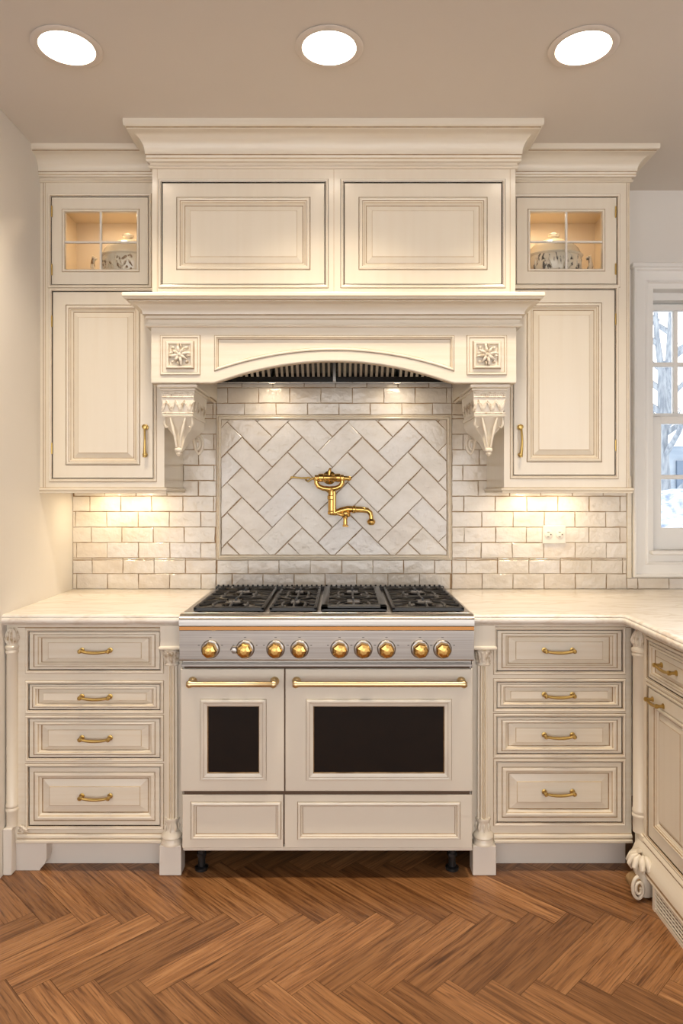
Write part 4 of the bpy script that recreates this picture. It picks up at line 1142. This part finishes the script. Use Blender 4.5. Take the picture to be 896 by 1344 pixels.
mb.tube([W(434, 672, yb), W(440, 673, yb), W(448, 670, yb), W(456, 668, yb), W(462, 668.5, yb), W(463, 668.5, yb), W(466, 668.7, yb), W(467, 668.7, yb), W(476, 669, yb), W(482, 670, yb), W(485.5, 673, yb), W(487, 678, yb), W(487, 682, yb)], [.014, .013, .013, .014, .014, .017, .017, .0135, .013, .012, .011, .0095, .0095], 14)
mb.tube([W(442, 674, yb - .01), W(450, 676, yb - .012), W(458, 672, yb - .01)], [.007, .009, .007], 12)
mb.build('spout', BRASS, pf, 40)
mb = MB(); q = W(487, 684.5, yb); mb.lathe([(.008, -.016), (.014, -.012), (.018, -.004), (.018, .002), (.013, .008), (.010, .012)], q, n=20); mb.build('aerator', BRASS, pf, 40)
mb = MB(); q = W(453.5, 675, yb - .008)
mb.lathe([(.016, -.012), (.021, -.004), (.021, .007), (.013, .013)], q, n=18)
mb.tube([W(453, 678, yb - .008), W(453, 683, yb - .008), W(453, 686, yb - .008), W(453, 690, yb - .008)], [.011, .008, .010, .008], 12)
mb.tube([W(449.5, 690, yb - .008), W(457, 690.5, yb - .008)], .0045, 10)
mb.build('lower_valve', BRASS, pf, 40)

# ------------------------------------------------------------------ tureens in the glazed cabinets
def tureen(x, y, z, s, mat, label, seed, hs=1.7):
    t = thing('tureen', label, 'tureen', (x, y, z)); t.scale = (1, 1, hs); rnd = random.Random(seed)
    mb = MB(); mb.lathe([(.050 * s, 0), (.055 * s, .006), (.040 * s, .014), (.045 * s, .020), (.080 * s, .045), (.096 * s, .07), (.098 * s, .085), (.094 * s, .092)], (x, y, z), n=36, sy=.75); mb.build('bowl', CERA, t, 50)
    mb = MB()
    for k in range(150):
        a = rnd.uniform(PI, 2 * PI) if k % 3 else rnd.uniform(0, 2 * PI); h = rnd.uniform(.018, .086)
        R = (.045 + (h - .020) * 1.0 if h < .06 else .092) * s; R = min(R, .097 * s) + .001
        c_ = (x + R * math.cos(a), y + R * .75 * math.sin(a), z + h); b = rnd.uniform(0, 2 * PI); L = rnd.uniform(.008, .016)
        ta = Vector((-math.sin(a), math.cos(a) * .75, 0)).normalized()
        d = ta * math.cos(b) * L + Vector((0, 0, math.sin(b) * L)); n_ = Vector((math.cos(a), math.sin(a), 0)) * .003
        C_ = Vector(c_); mb.tube([C_ - d, C_ + n_, C_ + d], [.001, .0042, .001], 6)
    mb.build('relief_flowers', mat, t, 60)
    mb = MB(); mb.lathe([(.099 * s, .092), (.104 * s, .096), (.097 * s, .100), (.088 * s, .112), (.070 * s, .124), (.040 * s, .134), (.014 * s, .138), (.009 * s, .141), (.020 * s, .144), (.022 * s, .149), (.010 * s, .153), (.002, .155)], (x, y, z), n=36, sy=.75)
    mb.build('lid', CERA, t, 50)
    for sg in (-1, 1):
        mb = MB(); mb.tube([(x + sg * .085 * s, y, z + .045), (x + sg * .118 * s, y, z + .05), (x + sg * .135 * s, y, z + .075), (x + sg * .130 * s, y, z + .095), (x + sg * .118 * s, y, z + .092)], [.007, .010, .010, .008, .004], 10); mb.build('handle', mat, t, 50)
tureen(.880, -.20, 2.158, 1.15, RELIEF, 'ivory lidded tureen with dark grey leaf relief behind glass near the window', 4, 1.72)
tureen(-.885, -.20, 2.158, 1.1, RELIEFB, 'ivory lidded tureen with brown flower relief behind glass near the left wall', 9)

# ------------------------------------------------------------------ light, sky, camera
w = bpy.data.worlds.new('sky'); SC.world = w; w.use_nodes = True
bg = w.node_tree.nodes['Background']; bg.inputs['Color'].default_value = (.985, .97, .965, 1); bg.inputs['Strength'].default_value = 3.15

cam = bpy.data.cameras.new('camera'); co = bpy.data.objects.new('camera', cam); COL.objects.link(co)
co.location = (0, -3.09, 1.35); co.rotation_euler = (PI / 2, 0, 0)
cam.sensor_fit = 'VERTICAL'; cam.sensor_height = 36; cam.sensor_width = 24; cam.lens = 914 / 1344 * 36; cam.shift_y = -27 / 1344
cam.clip_start = .05; cam.clip_end = 200
SC.camera = co
vs_ = SC.view_settings; vs_.view_transform = 'Standard'; vs_.look = 'None'; vs_.gamma = 1; vs_.use_curve_mapping = False; vs_.exposure = 0.0
SC.cycles.use_denoising = True
SC.cycles.max_bounces = 8; SC.cycles.diffuse_bounces = 5; SC.cycles.caustics_reflective = False; SC.cycles.caustics_refractive = False
